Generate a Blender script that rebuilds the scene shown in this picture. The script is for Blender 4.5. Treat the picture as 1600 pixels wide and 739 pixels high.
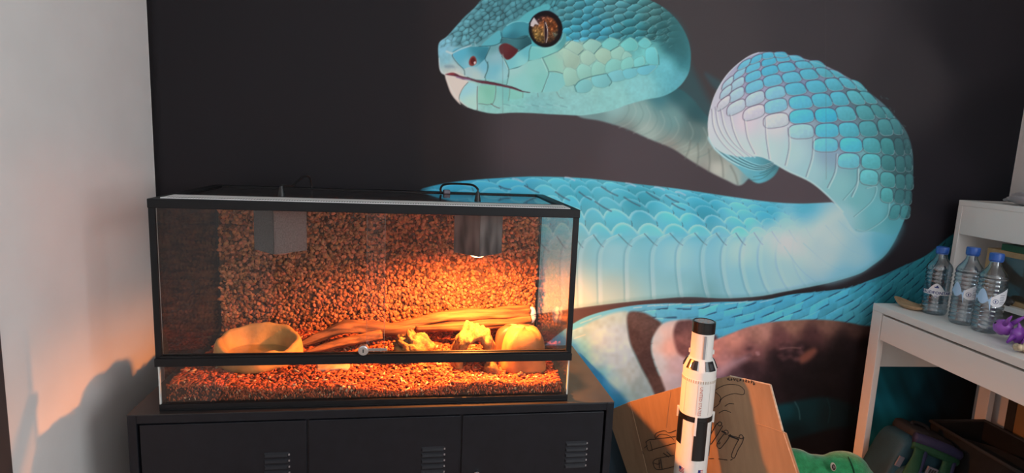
import bpy, bmesh, math, random
import numpy as np
from mathutils import Vector, Matrix
for _o in list(bpy.data.objects): bpy.data.objects.remove(_o)
SC=bpy.context.scene; COL=SC.collection
# ---------------- camera ----------------
CAM=np.array([0.6815,-1.8890,1.2331]); PITCH,YAW,ROLL,FPX=0.1512,0.1018,-0.0429,921.25
def cam_axes():
    cp,sp=math.cos(PITCH),math.sin(PITCH);cy,sy=math.cos(YAW),math.sin(YAW);cr,sr=math.cos(ROLL),math.sin(ROLL)
    f=np.array([sy*cp,cy*cp,-sp]);r=np.array([cy,-sy,0.]);d=np.cross(f,r)
    return cr*r+sr*d,-sr*r+cr*d,f
AX,AY,AZ=cam_axes()
cd=bpy.data.cameras.new('camera');cam=bpy.data.objects.new('camera',cd);COL.objects.link(cam)
cd.sensor_fit='HORIZONTAL';cd.sensor_width=36;cd.lens=FPX/1600*36;cd.clip_start=.02
cam.matrix_world=Matrix(((AX[0],-AY[0],-AZ[0],CAM[0]),(AX[1],-AY[1],-AZ[1],CAM[1]),(AX[2],-AY[2],-AZ[2],CAM[2]),(0,0,0,1)))
SC.camera=cam
# ---------------- light ----------------
w=bpy.data.worlds.new('world');SC.world=w;w.use_nodes=True
w.node_tree.nodes['Background'].inputs[0].default_value=(.80,.90,1.0,1);w.node_tree.nodes['Background'].inputs[1].default_value=1.2
def area(name,loc,rot,sx,sy,power,col):
    l=bpy.data.lights.new(name,'AREA');l.shape='RECTANGLE';l.size=sx;l.size_y=sy;l.energy=power;l.color=col
    o=bpy.data.objects.new(name,l);COL.objects.link(o);o.location=loc;o.rotation_euler=rot;return o
# daylight entering by the window in the right wall (behind the photographer's right shoulder)
area('window_daylight',(2.62,-2.75,1.58),(0,math.radians(90),0),1.2,1.0,52,(.93,.97,1.0))
# added fill light, set in an unseen window made up behind the photographer
area('rear_fill_light',(1.85,-3.37,1.6),(math.radians(90),0,0),1.2,1.2,5,(.93,.97,1.0))
SC.view_settings.view_transform='Standard';SC.view_settings.look='None';SC.view_settings.exposure=0.0;SC.view_settings.gamma=1.0;SC.view_settings.use_curve_mapping=False
LAMP_POWER=84.0; LAMP_COL=(1.0,.275,.05)
# ---------------- materials ----------------
MATS={}
def mat(name,col,rough=.6,metal=0.,var=0.,scale=20.,bump=0.,bscale=None,spec=.5,col2=None,detail=4.,emit=None,attr=None,stretch=None,sheen=0.):
    if name in MATS: return MATS[name]
    m=bpy.data.materials.new(name);m.use_nodes=True;nt=m.node_tree;b=nt.nodes['Principled BSDF'];L=nt.links.new
    b.inputs['Base Color'].default_value=(*col,1);b.inputs['Roughness'].default_value=rough;b.inputs['Metallic'].default_value=metal;b.inputs['Specular IOR Level'].default_value=spec
    if sheen: b.inputs['Sheen Weight'].default_value=sheen
    tc=nt.nodes.new('ShaderNodeTexCoord');vec=tc.outputs['Object']
    if stretch:
        mp=nt.nodes.new('ShaderNodeMapping');mp.inputs['Scale'].default_value=stretch;L(vec,mp.inputs[0]);vec=mp.outputs[0]
    if var or col2:
        n=nt.nodes.new('ShaderNodeTexNoise');n.inputs['Scale'].default_value=scale;n.inputs['Detail'].default_value=detail;L(vec,n.inputs['Vector'])
        r=nt.nodes.new('ShaderNodeValToRGB');L(n.outputs['Fac'],r.inputs[0])
        c2=col2 or tuple(min(1,c*(1+var)) for c in col);c1=col if col2 else tuple(c*(1-var) for c in col)
        r.color_ramp.elements[0].position=.32;r.color_ramp.elements[1].position=.68
        r.color_ramp.elements[0].color=(*c1,1);r.color_ramp.elements[1].color=(*c2,1)
        out=r.outputs[0]
        L(out,b.inputs['Base Color'])
    if attr:
        a=nt.nodes.new('ShaderNodeAttribute');a.attribute_name=attr;L(a.outputs['Color'],b.inputs['Base Color'])
    if bump:
        n=nt.nodes.new('ShaderNodeTexNoise');n.inputs['Scale'].default_value=bscale or scale;n.inputs['Detail'].default_value=3;L(vec,n.inputs['Vector'])
        bp=nt.nodes.new('ShaderNodeBump');bp.inputs['Strength'].default_value=bump;bp.inputs['Distance'].default_value=.003;L(n.outputs['Fac'],bp.inputs['Height']);L(bp.outputs[0],b.inputs['Normal'])
    if emit:
        b.inputs['Emission Color'].default_value=(*emit[0],1);b.inputs['Emission Strength'].default_value=emit[1]
    MATS[name]=m;return m
def glass(name,tint=(.97,.98,.98),base=.04,rough=.02,gloss=1.0,diffuse=0.,dcol=(.6,.6,.6)):
    """clear sheet: straight transmission plus a Schlick reflection"""
    if name in MATS: return MATS[name]
    m=bpy.data.materials.new(name);m.use_nodes=True;nt=m.node_tree;nt.nodes.clear();L=nt.links.new;N=nt.nodes.new
    out=N('ShaderNodeOutputMaterial');tr=N('ShaderNodeBsdfTransparent');tr.inputs[0].default_value=(*tint,1);gl=N('ShaderNodeBsdfGlossy');gl.inputs['Roughness'].default_value=rough
    g=N('ShaderNodeNewGeometry');dt=N('ShaderNodeVectorMath');dt.operation='DOT_PRODUCT';L(g.outputs['Incoming'],dt.inputs[0]);L(g.outputs['Normal'],dt.inputs[1])
    def ma(op,a,b):
        n=N('ShaderNodeMath');n.operation=op
        for i,v in enumerate((a,b)):
            if v is None: continue
            if isinstance(v,(int,float)): n.inputs[i].default_value=v
            else: L(v,n.inputs[i])
        return n.outputs[0]
    c=ma('ABSOLUTE',dt.outputs['Value'],None);k=ma('POWER',ma('SUBTRACT',1.,c),5.);f=ma('MULTIPLY',ma('ADD',ma('MULTIPLY',k,1-base),base),gloss)
    mx=N('ShaderNodeMixShader');L(f,mx.inputs[0]);L(tr.outputs[0],mx.inputs[1]);L(gl.outputs[0],mx.inputs[2]);res=mx.outputs[0]
    if diffuse:
        df=N('ShaderNodeBsdfDiffuse');df.inputs[0].default_value=(*dcol,1);m2=N('ShaderNodeMixShader');m2.inputs[0].default_value=diffuse;L(res,m2.inputs[1]);L(df.outputs[0],m2.inputs[2]);res=m2.outputs[0]
    L(res,out.inputs[0]);MATS[name]=m;return m
# ---------------- mesh building ----------------
class MB:
    def __init__(s): s.v=[];s.f=[]
    def add(s,v,f):
        n=len(s.v);s.v+= [tuple(map(float,p)) for p in v];s.f+= [tuple(i+n for i in q) for q in f];return s
    def box(s,x0,x1,y0,y1,z0,z1):
        return s.add([(x0,y0,z0),(x1,y0,z0),(x1,y1,z0),(x0,y1,z0),(x0,y0,z1),(x1,y0,z1),(x1,y1,z1),(x0,y1,z1)],[(0,3,2,1),(4,5,6,7),(0,1,5,4),(1,2,6,5),(2,3,7,6),(3,0,4,7)])
    def hexa(s,p):  # 8 corners, bottom ring then top ring
        return s.add(p,[(0,3,2,1),(4,5,6,7),(0,1,5,4),(1,2,6,5),(2,3,7,6),(3,0,4,7)])
    def extrude(s,poly,off):
        n=len(poly);off=Vector(off);a=[Vector(p) for p in poly];b=[p+off for p in a]
        return s.add(a+b,[tuple(range(n-1,-1,-1)),tuple(range(n,2*n))]+[(i,(i+1)%n,n+(i+1)%n,n+i) for i in range(n)])
    def tube(s,path,r,n=10,cap=True,flat=1.):
        P=[Vector(p) for p in path];m=len(P);R=r if isinstance(r,(list,tuple)) else [r]*m
        V=[];up=Vector((0,0,1))
        for i in range(m):
            t=(P[min(i+1,m-1)]-P[max(i-1,0)]).normalized()
            a=t.cross(up)
            if a.length<.05: a=t.cross(Vector((0,1,0)))
            a.normalize();b=a.cross(t).normalized()
            for k in range(n):
                q=2*math.pi*k/n;V.append(P[i]+(a*math.cos(q)+b*math.sin(q)*flat)*R[i])
        F=[(i*n+k,i*n+(k+1)%n,(i+1)*n+(k+1)%n,(i+1)*n+k) for i in range(m-1) for k in range(n)]
        if cap: F+= [tuple(range(n-1,-1,-1)),tuple((m-1)*n+k for k in range(n))]
        return s.add(V,F)
    def lathe(s,prof,n=24,c=(0,0,0),cap=True,sx=1.,sy=1.):
        V=[(c[0]+r*sx*math.cos(2*math.pi*k/n),c[1]+r*sy*math.sin(2*math.pi*k/n),c[2]+z) for r,z in prof for k in range(n)];m=len(prof)
        F=[(i*n+k,i*n+(k+1)%n,(i+1)*n+(k+1)%n,(i+1)*n+k) for i in range(m-1) for k in range(n)]
        if cap: F+= [tuple(range(n-1,-1,-1)),tuple((m-1)*n+k for k in range(n))]
        return s.add(V,F)
    def cyl(s,a,b,r,n=16): return s.tube([a,b],r,n)
    def blob(s,c,r,seed=0,amp=.1,freq=2.,nu=20,nv=12,squash=None):
        rg=random.Random(seed);ph=[(rg.uniform(0,6.3),rg.uniform(0,6.3),rg.uniform(.6,1.4)) for _ in range(5)]
        V=[];F=[]
        for j in range(nv+1):
            p=math.pi*j/nv
            for i in range(nu):
                t=2*math.pi*i/nu;d=Vector((math.sin(p)*math.cos(t),math.sin(p)*math.sin(t),math.cos(p)))
                k=1+amp*sum(math.sin(freq*q*(d.x*(1+i2*.4)+d.y*(1.3-i2*.2)+d.z*(.8+.3*i2))+a)*math.cos(freq*d.y*q+b) for i2,(a,b,q) in enumerate(ph))/2.2
                e=Vector((d.x*r[0],d.y*r[1],d.z*r[2]))*k
                if squash: e=squash(e)
                V.append(Vector(c)+e)
        for j in range(nv):
            for i in range(nu): F.append((j*nu+i,(j+1)*nu+i,(j+1)*nu+(i+1)%nu,j*nu+(i+1)%nu))
        return s.add(V,F)
    def build(s,name,m,parent=None,smooth=False,bevel=0.,seg=2,auto=None,loc=None,rot=None):
        me=bpy.data.meshes.new(name);me.from_pydata(s.v,[],s.f);me.validate()
        bm=bmesh.new();bm.from_mesh(me);bmesh.ops.recalc_face_normals(bm,faces=bm.faces);bm.to_mesh(me);bm.free()
        o=bpy.data.objects.new(name,me);COL.objects.link(o)
        if m: me.materials.append(m)
        if smooth or auto:
            me.polygons.foreach_set('use_smooth',[True]*len(me.polygons))
            if auto: me.set_sharp_from_angle(angle=math.radians(auto))
        if bevel:
            b=o.modifiers.new('bevel','BEVEL');b.width=bevel;b.segments=seg;b.limit_method='ANGLE'
        if parent: o.parent=parent
        if loc: o.location=loc
        if rot: o.rotation_euler=rot
        return o
def tag(o,label=None,cat=None,group=None,kind=None):
    if label:o['label']=label
    if cat:o['category']=cat
    if group:o['group']=group
    if kind:o['kind']=kind
    return o
def thing(name,label,cat,loc=(0,0,0),rz=0.,group=None):
    o=bpy.data.objects.new(name,None);COL.objects.link(o);o.location=loc;o.rotation_euler=(0,0,rz);o.empty_display_size=.05
    return tag(o,label,cat,group)
def dup(root,loc,rz=None,label=None):
    r=root.copy();COL.objects.link(r);r.location=loc
    if rz is not None:r.rotation_euler=(0,0,rz)
    if label:r['label']=label
    for ch in list(root.children):
        c=ch.copy();COL.objects.link(c);c.parent=r
        for g in ch.children:
            d=g.copy();COL.objects.link(d);d.parent=c
    return r
def struct(o): o['kind']='structure';return o
def np_mesh(name,V,F,m,parent=None,col=None,smooth=False):
    """fast mesh from arrays; col = per-vertex linear rgb"""
    me=bpy.data.meshes.new(name);V=np.ascontiguousarray(V,np.float32);F=np.ascontiguousarray(F,np.int32);nf,k=F.shape
    me.vertices.add(len(V));me.vertices.foreach_set('co',V.ravel());me.loops.add(nf*k);me.loops.foreach_set('vertex_index',F.ravel())
    me.polygons.add(nf);me.polygons.foreach_set('loop_start',np.arange(0,nf*k,k,dtype=np.int32))
    if smooth: me.polygons.foreach_set('use_smooth',np.ones(nf,bool))
    me.update(calc_edges=True)
    if col is not None:
        a=me.color_attributes.new('tint','FLOAT_COLOR','POINT');a.data.foreach_set('color',np.hstack([col,np.ones((len(V),1))]).astype(np.float32).ravel())
    me.materials.append(m);o=bpy.data.objects.new(name,me);COL.objects.link(o)
    if parent:o.parent=parent
    return o
def chips(centers,sizes,rots,template,jitter,rng):
    """many small deformed copies of one template joined into arrays"""
    tv,tf=template;n=len(centers);k=len(tv)
    V=tv[None]*sizes[:,None,:]*(1+jitter*rng.uniform(-1,1,(n,k,3)))
    V=np.einsum('nij,nkj->nki',rots,V)+centers[:,None,:]
    F=tf[None]+(np.arange(n)*k)[:,None,None]
    return V.reshape(-1,3),F.reshape(-1,tf.shape[1])
def rand_rots(n,rng,tilt=math.pi):
    a=rng.uniform(0,2*math.pi,n);b=rng.uniform(-tilt,tilt,n);c=rng.uniform(-tilt,tilt,n)
    def R(ax,t):
        M=np.zeros((n,3,3));c_,s_=np.cos(t),np.sin(t);i,j=[(1,2),(2,0),(0,1)][ax];M[:,ax,ax]=1;M[:,i,i]=c_;M[:,j,j]=c_;M[:,i,j]=-s_;M[:,j,i]=s_;return M
    return R(2,a)@R(0,b)@R(1,c)
PH=(1+5**.5)/2
ICO=(np.array([(-1,PH,0),(1,PH,0),(-1,-PH,0),(1,-PH,0),(0,-1,PH),(0,1,PH),(0,-1,-PH),(0,1,-PH),(PH,0,-1),(PH,0,1),(-PH,0,-1),(-PH,0,1)])/1.902,
     np.array([(0,11,5),(0,5,1),(0,1,7),(0,7,10),(0,10,11),(1,5,9),(5,11,4),(11,10,2),(10,7,6),(7,1,8),(3,9,4),(3,4,2),(3,2,6),(3,6,8),(3,8,9),(4,9,5),(2,4,11),(6,2,10),(8,6,7),(9,8,1)]))
BOXT=(np.array([(-.5,-.5,-.5),(.5,-.35,-.5),(.5,.5,-.5),(-.5,.4,-.5),(-.45,-.4,.5),(.4,-.4,.5),(.45,.35,.5),(-.5,.45,.5)]),np.array([(0,3,2,1),(4,5,6,7),(0,1,5,4),(1,2,6,5),(2,3,7,6),(3,0,4,7)]))
def srgb(c): c=np.asarray(c,float);return np.where(c<=.04045,c/12.92,((c+.055)/1.055)**2.4)
def lin(r,g,b): return tuple(float(v) for v in srgb(np.array([r,g,b])/255.))
# ---------- mural print: drawn once as flat colour into an array (design units = 1/480 m or so) ----------
MX0,MY0,MX1,MY1=640,-45,1625,760
MK=1.2
def paint_mural():
    W=int((MX1-MX0)*MK);H=int((MY1-MY0)*MK)
    gx=MX0+(np.arange(W)+.5)/MK;gy=MY0+(np.arange(H)+.5)/MK
    X,Y=np.meshgrid(gx,gy)
    rng=np.random.default_rng(5)
    C=np.zeros((H,W,3))
    A=lambda c:np.array(c,float)
    def box(pts,pad):
        p=np.array(pts,float)
        x0=max(0,int((p[:,0].min()-pad-MX0)*MK));x1=min(W,int((p[:,0].max()+pad-MX0)*MK)+2)
        y0=max(0,int((p[:,1].min()-pad-MY0)*MK));y1=min(H,int((p[:,1].max()+pad-MY0)*MK)+2)
        return slice(y0,max(y0,y1)),slice(x0,max(x0,x1))
    def spl(pts,n=6,closed=False):
        p=np.array(pts,float);N=len(p)
        if N<3: return p
        q=np.vstack([p[-1],p,p[0],p[1]]) if closed else np.vstack([2*p[0]-p[1],p,2*p[-1]-p[-2]])
        out=[]
        for i in range(N if closed else N-1):
            a,b,c,d=q[i:i+4]
            t=np.linspace(0,1,n,endpoint=False)[:,None]
            out.append(.5*((2*b)+(c-a)*t+(2*a-5*b+4*c-d)*t*t+(3*b-a-3*c+d)*t**3))
        if not closed: out.append(p[-1:])
        return np.vstack(out)
    def dist(x,y,p,closed):
        d=np.full(x.shape,1e18);ins=np.zeros(x.shape,bool)
        n=len(p);
        for i in range(n if closed else n-1):
            ax,ay=p[i];bx,by=p[(i+1)%n];ex,ey=bx-ax,by-ay
            L=ex*ex+ey*ey+1e-12
            t=np.clip(((x-ax)*ex+(y-ay)*ey)/L,0,1)
            d=np.minimum(d,(x-ax-t*ex)**2+(y-ay-t*ey)**2)
            if closed and ay!=by:
                ins^=((ay>y)!=(by>y))&(x<ex*(y-ay)/ey+ax)
        d=np.sqrt(d)
        return np.where(ins,-d,d) if closed else d
    ss=lambda t:(lambda u:u*u*(3-2*u))(np.clip(t,0,1))
    def idw(x,y,anc,pw=3.,eps=60):
        num=0;den=0
        for ax,ay,c in anc:
            w=1/(((x-ax)**2+(y-ay)**2)+eps)**(pw/2)
            num=num+w[...,None]*A(c);den=den+w
        return num/den[...,None]
    def put(sl,m,col):
        C[sl]+= m[...,None]*(col-C[sl])
    def fill(pts,col,soft=.8,al=1.,smooth=True,n=6):
        """col: rgb, anchor list, or function(x,y)->rgb"""
        p=spl(pts,n,True) if smooth else np.array(pts,float)
        sl=box(p,soft*2+2);x,y=X[sl],Y[sl]
        if x.size==0:return
        d=dist(x,y,p,True);m=ss(.5-d/(2*soft))*al
        c=col(x,y) if callable(col) else (idw(x,y,col) if isinstance(col,list) else A(col))
        put(sl,m,c)
    def stroke(pts,w,col,al=1.,soft=.6,smooth=True,taper=False):
        p=spl(pts,5) if smooth else np.array(pts,float)
        sl=box(p,w+soft*2+2);x,y=X[sl],Y[sl]
        if x.size==0:return
        d=dist(x,y,p,False);put(sl,ss(.5-(d-w/2)/(2*soft))*al,A(col))
    def noise(x,y,s,seed=0):
        x=x/s;y=y/s;i=np.floor(x).astype(int);j=np.floor(y).astype(int);fx=ss(x-i);fy=ss(y-j)
        h=lambda a,b:(np.sin(a*127.1+b*311.7+seed*74.7)*43758.5453)%1
        return (h(i,j)*(1-fx)+h(i+1,j)*fx)*(1-fy)+(h(i,j+1)*(1-fx)+h(i+1,j+1)*fx)*fy
    def cells(u,v,jit=.7,stag=False):
        """F1, F2-F1, random per cell, offset to the cell's point"""
        i0=np.floor(u);j0=np.floor(v);f1=np.full(u.shape,9.);f2=f1.copy();idn=np.zeros(u.shape);ou=idn.copy();ov=idn.copy()
        for dj in(-1,0,1):
            for di in(-2,-1,0,1,2) if stag else (-1,0,1):
                i=i0+di;j=j0+dj
                h1=(np.sin(i*127.1+j*311.7)*43758.5453)%1;h2=(np.sin(i*269.5+j*183.3)*43758.5453)%1
                cu=i+.5+jit*(h1-.5)+(.5*(j%2) if stag else 0);cv=j+.5+jit*(h2-.5)
                d=np.hypot(u-cu,v-cv);n=d<f1
                f2=np.where(n,f1,np.minimum(f2,d));idn=np.where(n,h1,idn);ou=np.where(n,u-cu,ou);ov=np.where(n,v-cv,ov);f1=np.where(n,d,f1)
        return f1,f2-f1,idn,ou,ov
    T=lambda s,ox,oy:(lambda L:[(a/s+ox,b/s+oy) for a,b in L])
    # ---- background
    C[:]=idw(X,Y,[(300,50,(36,33,36)),(600,120,(40,36,38)),(640,250,(42,38,39)),(880,220,(74,67,70)),(1000,240,(80,73,77)),(1090,80,(70,65,67)),(1250,300,(88,79,84)),
      (1300,70,(64,60,63)),(1420,120,(56,53,56)),(1520,60,(38,36,40)),(1560,200,(29,28,32)),(1470,300,(36,34,39)),(1440,370,(42,39,44)),(1600,330,(24,24,28)),
      (960,490,(74,64,67)),(1100,468,(68,62,66)),(1300,640,(20,18,20)),(1250,560,(38,31,34)),(1420,640,(18,20,22)),(1520,620,(14,14,16)),(1150,720,(22,20,22)),(900,600,(40,60,70))],4)
    # ---- neck
    nT=T(3.519,880,100)
    fill(nT([(200,100),(480,120),(620,130),(700,180),(760,250),(830,330),(960,460),(1060,560),(1010,640),(965,668),(900,640),(800,590),(700,530),(600,465),(480,415),(380,370),(300,340),(200,312),(80,285),(60,200)]),
      [(1030,150,(74,128,136)),(1060,140,(52,92,98)),(1090,175,(56,84,88)),(960,165,(150,190,188)),(1000,175,(146,180,176)),(1010,205,(165,185,178)),(1050,185,(120,158,158)),(1085,210,(104,128,126)),
       (1080,240,(168,178,168)),(1120,240,(150,158,150)),(1120,265,(196,200,190)),(1150,280,(180,190,182)),(1165,280,(130,170,176)),(930,180,(120,150,150)),(980,205,(128,140,136)),(1045,235,(150,150,142)),(1100,270,(150,150,145))],soft=2.2)
    fill(nT([(690,0),(720,40),(780,160),(830,260),(800,330),(700,280),(600,200),(560,160),(640,110)]),(54,98,104),soft=9,al=.55)
    fill(nT([(780,50),(840,80),(880,110),(860,150),(810,110)]),(62,90,96),soft=5,al=.7)
    for i in range(13):
        t=i/12.;x0=300+t*470;y0=225+t*180
        stroke(nT([(x0+40,y0-40),(x0+62,y0+20),(x0+30,y0+80),(x0-30,y0+110)]),2.2,(190,205,198) if i%2 else (92,126,126),.22,1.6)
    for i,(a,b,c,d) in enumerate([(740,440,735,560),(800,470,800,590),(860,490,880,620),(700,420,670,520),(920,560,960,660)]):
        stroke(nT([(a,b),((a+c)/2+6,(b+d)/2),(c,d)]),2.5,(104,112,106),.45,2)
    # ---- head
    hT=T(3.52,660,0)
    HO=hT([(90,240),(135,200),(185,145),(230,95),(290,40),(330,-5),(420,-60),(800,-75),(1150,-40),(1250,0),(1330,45),(1400,110),(1450,190),(1475,280),(1470,380),(1440,445),(1390,495),(1320,530),(1230,548),(1130,575),(1050,605),(960,625),(870,635),(790,632),(700,628),(600,622),(500,620),(400,625),(330,615),(250,590),(200,550),(160,490),(132,430),(122,412),(100,395),(90,330)])
    HA=[(745,50,(84,138,148)),(720,50,(92,148,160)),(780,25,(78,132,142)),(840,5,(74,134,145)),(690,72,(140,196,215)),(697,95,(132,190,205)),(700,108,(190,205,200)),(830,125,(150,208,203)),(880,100,(170,205,190)),(900,85,(176,204,186)),
        (960,90,(150,206,196)),(925,110,(158,206,196)),(1010,82,(128,208,205)),(940,40,(58,128,142)),(980,20,(66,128,138)),(1035,40,(62,112,116)),(1050,70,(58,112,118)),(1068,95,(66,128,136)),(1040,105,(118,198,208)),(1060,125,(104,178,190)),
        (1000,135,(142,206,208)),(960,150,(150,208,205)),(900,165,(150,205,203)),(840,165,(138,196,196)),(780,170,(150,206,200)),(710,130,(226,218,208)),(703,120,(232,222,212)),(722,150,(205,222,212)),(760,145,(128,196,182)),(735,145,(170,214,210)),
        (800,150,(140,206,200)),(770,105,(150,205,215)),(745,100,(140,195,205)),(800,90,(140,200,205)),(840,70,(86,172,180)),(1000,55,(66,132,142))]
    def headcol(x,y):
        c=idw(x,y,HA,3.2)
        return c*(1+.05*(noise(x,y,7,1)-.5)+.05*(noise(x,y,3,2)-.5))[...,None]
    fill(HO,headcol,soft=1.0)
    sl=box(HO,2);x,y=X[sl],Y[sl];hd=ss(.5-dist(x,y,spl(HO,4,True),True)/2)
    # fine pebbly scales on the snout and crown
    ca,sa=math.cos(-.62),math.sin(-.62)
    u=(x*ca-y*sa*-1)/9.;v=(-x*math.sin(-.62)*1+y*ca)/6.5
    u=(x*ca+y*sa)/10.5;v=(-x*sa+y*ca)/7.2
    u=u+.25*(noise(x,y,14,3)-.5);f1,e,idn,ou,ov=cells(u,v,.75)
    snout=ss(.5-dist(x,y,spl([(688,72),(700,70),(712,72),(738,70),(752,64),(775,48),(792,36),(815,24),(842,12),(872,14),(900,-30),(760,-34),(720,30)],4,True),True)/5)
    shade=1+.34*(.42-f1)+.22*(idn-.5)-.25*ou*0-.22*ov
    dark=ss((.20-e)/.22)*(.25+.75*ss((noise(x,y,6,9)-.35)*4))
    base=idw(x,y,[(720,55,(96,152,162)),(760,35,(86,140,150)),(800,20,(82,136,146)),(850,5,(78,140,150)),(700,65,(120,172,186))])
    cc=base*shade[...,None];cc=cc*(1-.42*dark[...,None])
    put(sl,hd*snout*.95,cc)
    # keeled scales behind the eye
    q=np.array([.93,-.36]);u=(x*q[0]+y*q[1]);v=(-x*q[1]+y*q[0])
    sz=np.interp(x,[870,930,1060],[9,17,21]);
    lu=[];
    u2=np.interp(x,[860,900,940,1000,1060],[0,2.6,4.4,6.8,9.2])+(y*-.035)+.35*(noise(x,y,22,31)-.5);v2=(v-v.min())/10.5+.5*(noise(x,y,26,32)-.5)
    f1,e,idn,ou,ov=cells(u2,v2,.42,True)
    reg=ss((x-868)/10)*ss((np.interp(x,[860,880,900,930,985,1040,1080],[62,66,66,64,62,66,70])-y)/7+.4)*ss((1066-x)/30)
    base=idw(x,y,[(890,50,(62,146,166)),(880,20,(74,136,146)),(930,45,(66,142,162)),(985,45,(62,132,142)),(960,15,(84,140,148)),(1030,55,(58,110,114)),(1020,20,(72,118,120)),(905,70,(84,168,196))])
    sh=1+.55*np.clip(-ov,-.5,.5)*1.0+.16*(idn-.5);dk=ss((.20-e)/.22)*ss((ou+.05)*5)*(.35+.65*(idn>.3))
    rim=ss((.22-e)/.12)*ss(-ov*5)*.35
    cc=base*sh[...,None];cc=cc+(A((168,212,214))-cc)*rim[...,None];cc=cc*(1-.5*dk[...,None])
    put(sl,hd*reg*.92,cc)
    # blurry dark back of the head
    fill(hT([(1330,60),(1420,130),(1465,260),(1440,330),(1370,300),(1300,210),(1290,120)]),(54,100,104),soft=9,al=.5)
    for _ in range(70):
        a,b=rng.uniform(1005,1048),rng.uniform(25,75)
        stroke([(a,b),(a+rng.uniform(2,6),b-rng.uniform(1,4))],.8,(120,168,168) if rng.random()<.5 else (38,78,82),.4,.8,False)
    hB=T(5.133,860,0)
    # cheek scales
    plates=[([(110,380),(160,325),(270,375),(225,440),(180,420)],(168,204,188)),([(265,350),(320,312),(412,355),(350,430),(270,390)],(160,208,196)),([(415,345),(480,300),(560,335),(545,370),(480,408),(415,375)],(128,204,200)),([(570,345),(640,300),(700,345),(690,400),(600,410),(565,370)],(124,206,202)),
      ([(60,415),(110,385),(180,420),(245,470),(200,555),(120,535),(100,470)],(170,202,184)),([(240,440),(290,402),(350,435),(372,470),(300,530),(250,500)],(170,206,190)),([(355,430),(410,385),(480,410),(495,450),(440,518),(375,480)],(172,204,184)),([(485,410),(550,372),(595,405),(570,480),(500,470)],(160,206,192)),([(595,410),(640,430),(650,455),(570,480)],(158,206,194)),
      ([(100,590),(130,540),(200,560),(235,620),(220,665),(120,690)],(160,205,190)),([(210,560),(250,510),(320,540),(338,600),(240,640)],(152,206,194)),([(330,540),(370,492),(440,525),(440,580),(340,612)],(150,205,192)),([(445,515),(500,470),(565,490),(568,545),(450,585)],(140,204,196)),([(572,490),(640,455),(670,500),(650,545),(570,560)],(140,208,200)),([(670,480),(740,450),(760,500),(740,525),(680,545)],(132,208,206)),
      ([(200,690),(240,640),(310,638),(345,680),(300,739),(210,739)],(130,196,198)),([(330,620),(400,600),(470,590),(490,650),(440,700),(350,690)],(128,196,200)),([(460,590),(575,560),(610,630),(500,655)],(128,196,204)),([(580,565),(690,545),(700,600),(610,635)],(122,196,206)),([(700,545),(800,520),(860,530),(780,600),(705,590)],(116,192,208)),([(700,350),(760,300),(810,350),(760,390)],(124,206,206)),([(765,395),(840,380),(870,470),(860,520),(770,500)],(122,204,208))]
    for p,c in plates:
        p=hB(p);cx,cy=np.mean(p,0);c=A(c)
        fill(p,lambda x,y:c*(1+.07*np.clip((cx-x)*.06+(cy-y)*.05,-1,1))[...,None],soft=.9,al=.85)
        q=spl(p,4,True);stroke(np.vstack([q,q[:1]]),.7,(102,152,146),.55,.7,False)
        stroke(q[len(q)//5:len(q)*3//5]+A((-1,.2)),.7,(205,228,214),.4,.7,False)
    for p in[[(110,378),(165,325)],[(350,432),(412,362)],[(545,360),(632,268)],[(480,410),(550,368)],[(655,545),(790,520)],[(865,440),(872,520)],[(195,690),(240,645),(340,612),(450,590)],[(190,680),(200,710),(210,735)],[(455,595),(490,655),(470,690)],[(225,440),(265,400)],[(262,352),(320,305)]]:
        stroke(hB(p),.9,(46,88,92),.8,.6)
    # front face plates (crop of the snout)
    hA=T(6.16,680,0);hJ=T(6.718,660,80)
    fill(hA([(165,520),(190,470),(300,455),(420,450),(520,458),(500,520),(480,570),(400,640),(330,650),(270,660),(215,600)]),[(720,80,(96,182,202)),(735,100,(140,198,210)),(755,85,(58,122,138)),(745,75,(66,140,156)),(712,78,(110,185,210))],soft=.8)
    fill(hA([(280,670),(330,645),(400,640),(480,570),(505,620),(500,690),(470,760),(300,740)]),[(730,112,(176,206,208)),(755,105,(124,190,208)),(745,118,(190,210,205))],soft=.9)
    fill(hA([(520,458),(560,430),(640,440),(640,510),(670,580),(708,670),(700,760),(490,760),(505,690),(495,600),(490,550)]),[(770,75,(110,160,166)),(775,90,(150,192,200)),(775,108,(122,190,204)),(788,115,(160,208,210))],soft=.9)
    fill(hA([(440,445),(560,330),(620,295),(640,350),(630,410),(560,440)]),(98,176,188),soft=.8)
    fill(hA([(635,310),(700,240),(800,210),(890,215),(900,330),(840,370),(740,372),(640,355)]),[(790,45,(88,172,188)),(815,40,(72,146,160)),(800,58,(52,110,124))],soft=.8)
    stroke(hA([(690,245),(760,212),(840,205),(895,220)]),1.6,(140,206,214),.9,.7)
    fill(hA([(640,370),(740,375),(880,340),(925,420),(800,480),(700,420),(630,420)]),[(800,65,(70,122,130)),(825,72,(44,86,94))],soft=.9)
    fill(hA([(700,240),(800,190),(900,110),(1060,40),(1110,60),(1080,105),(960,150),(905,215),(800,205)]),(98,184,192),soft=1.2,al=.85)
    fill(hA([(920,450),(1050,455),(1130,440),(1200,390),(1240,330),(1260,330),(1250,420),(1190,490),(1060,545),(960,582),(900,580)]),[(835,85,(126,200,198)),(860,82,(140,208,200)),(880,65,(92,160,162))],soft=.8)
    fill(hA([(670,580),(740,560),(800,500),(925,420),(905,500),(895,590),(830,640),(720,668)]),[(800,95,(128,198,204)),(825,80,(110,186,196)),(815,100,(150,212,210))],soft=.8)
    fill(hA([(650,420),(700,420),(770,460),(798,490),(740,555),(690,575),(655,545),(620,500),(615,450)]),[(790,75,(100,48,50)),(800,85,(84,36,40)),(782,78,(92,56,60))],soft=1.1)
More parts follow.
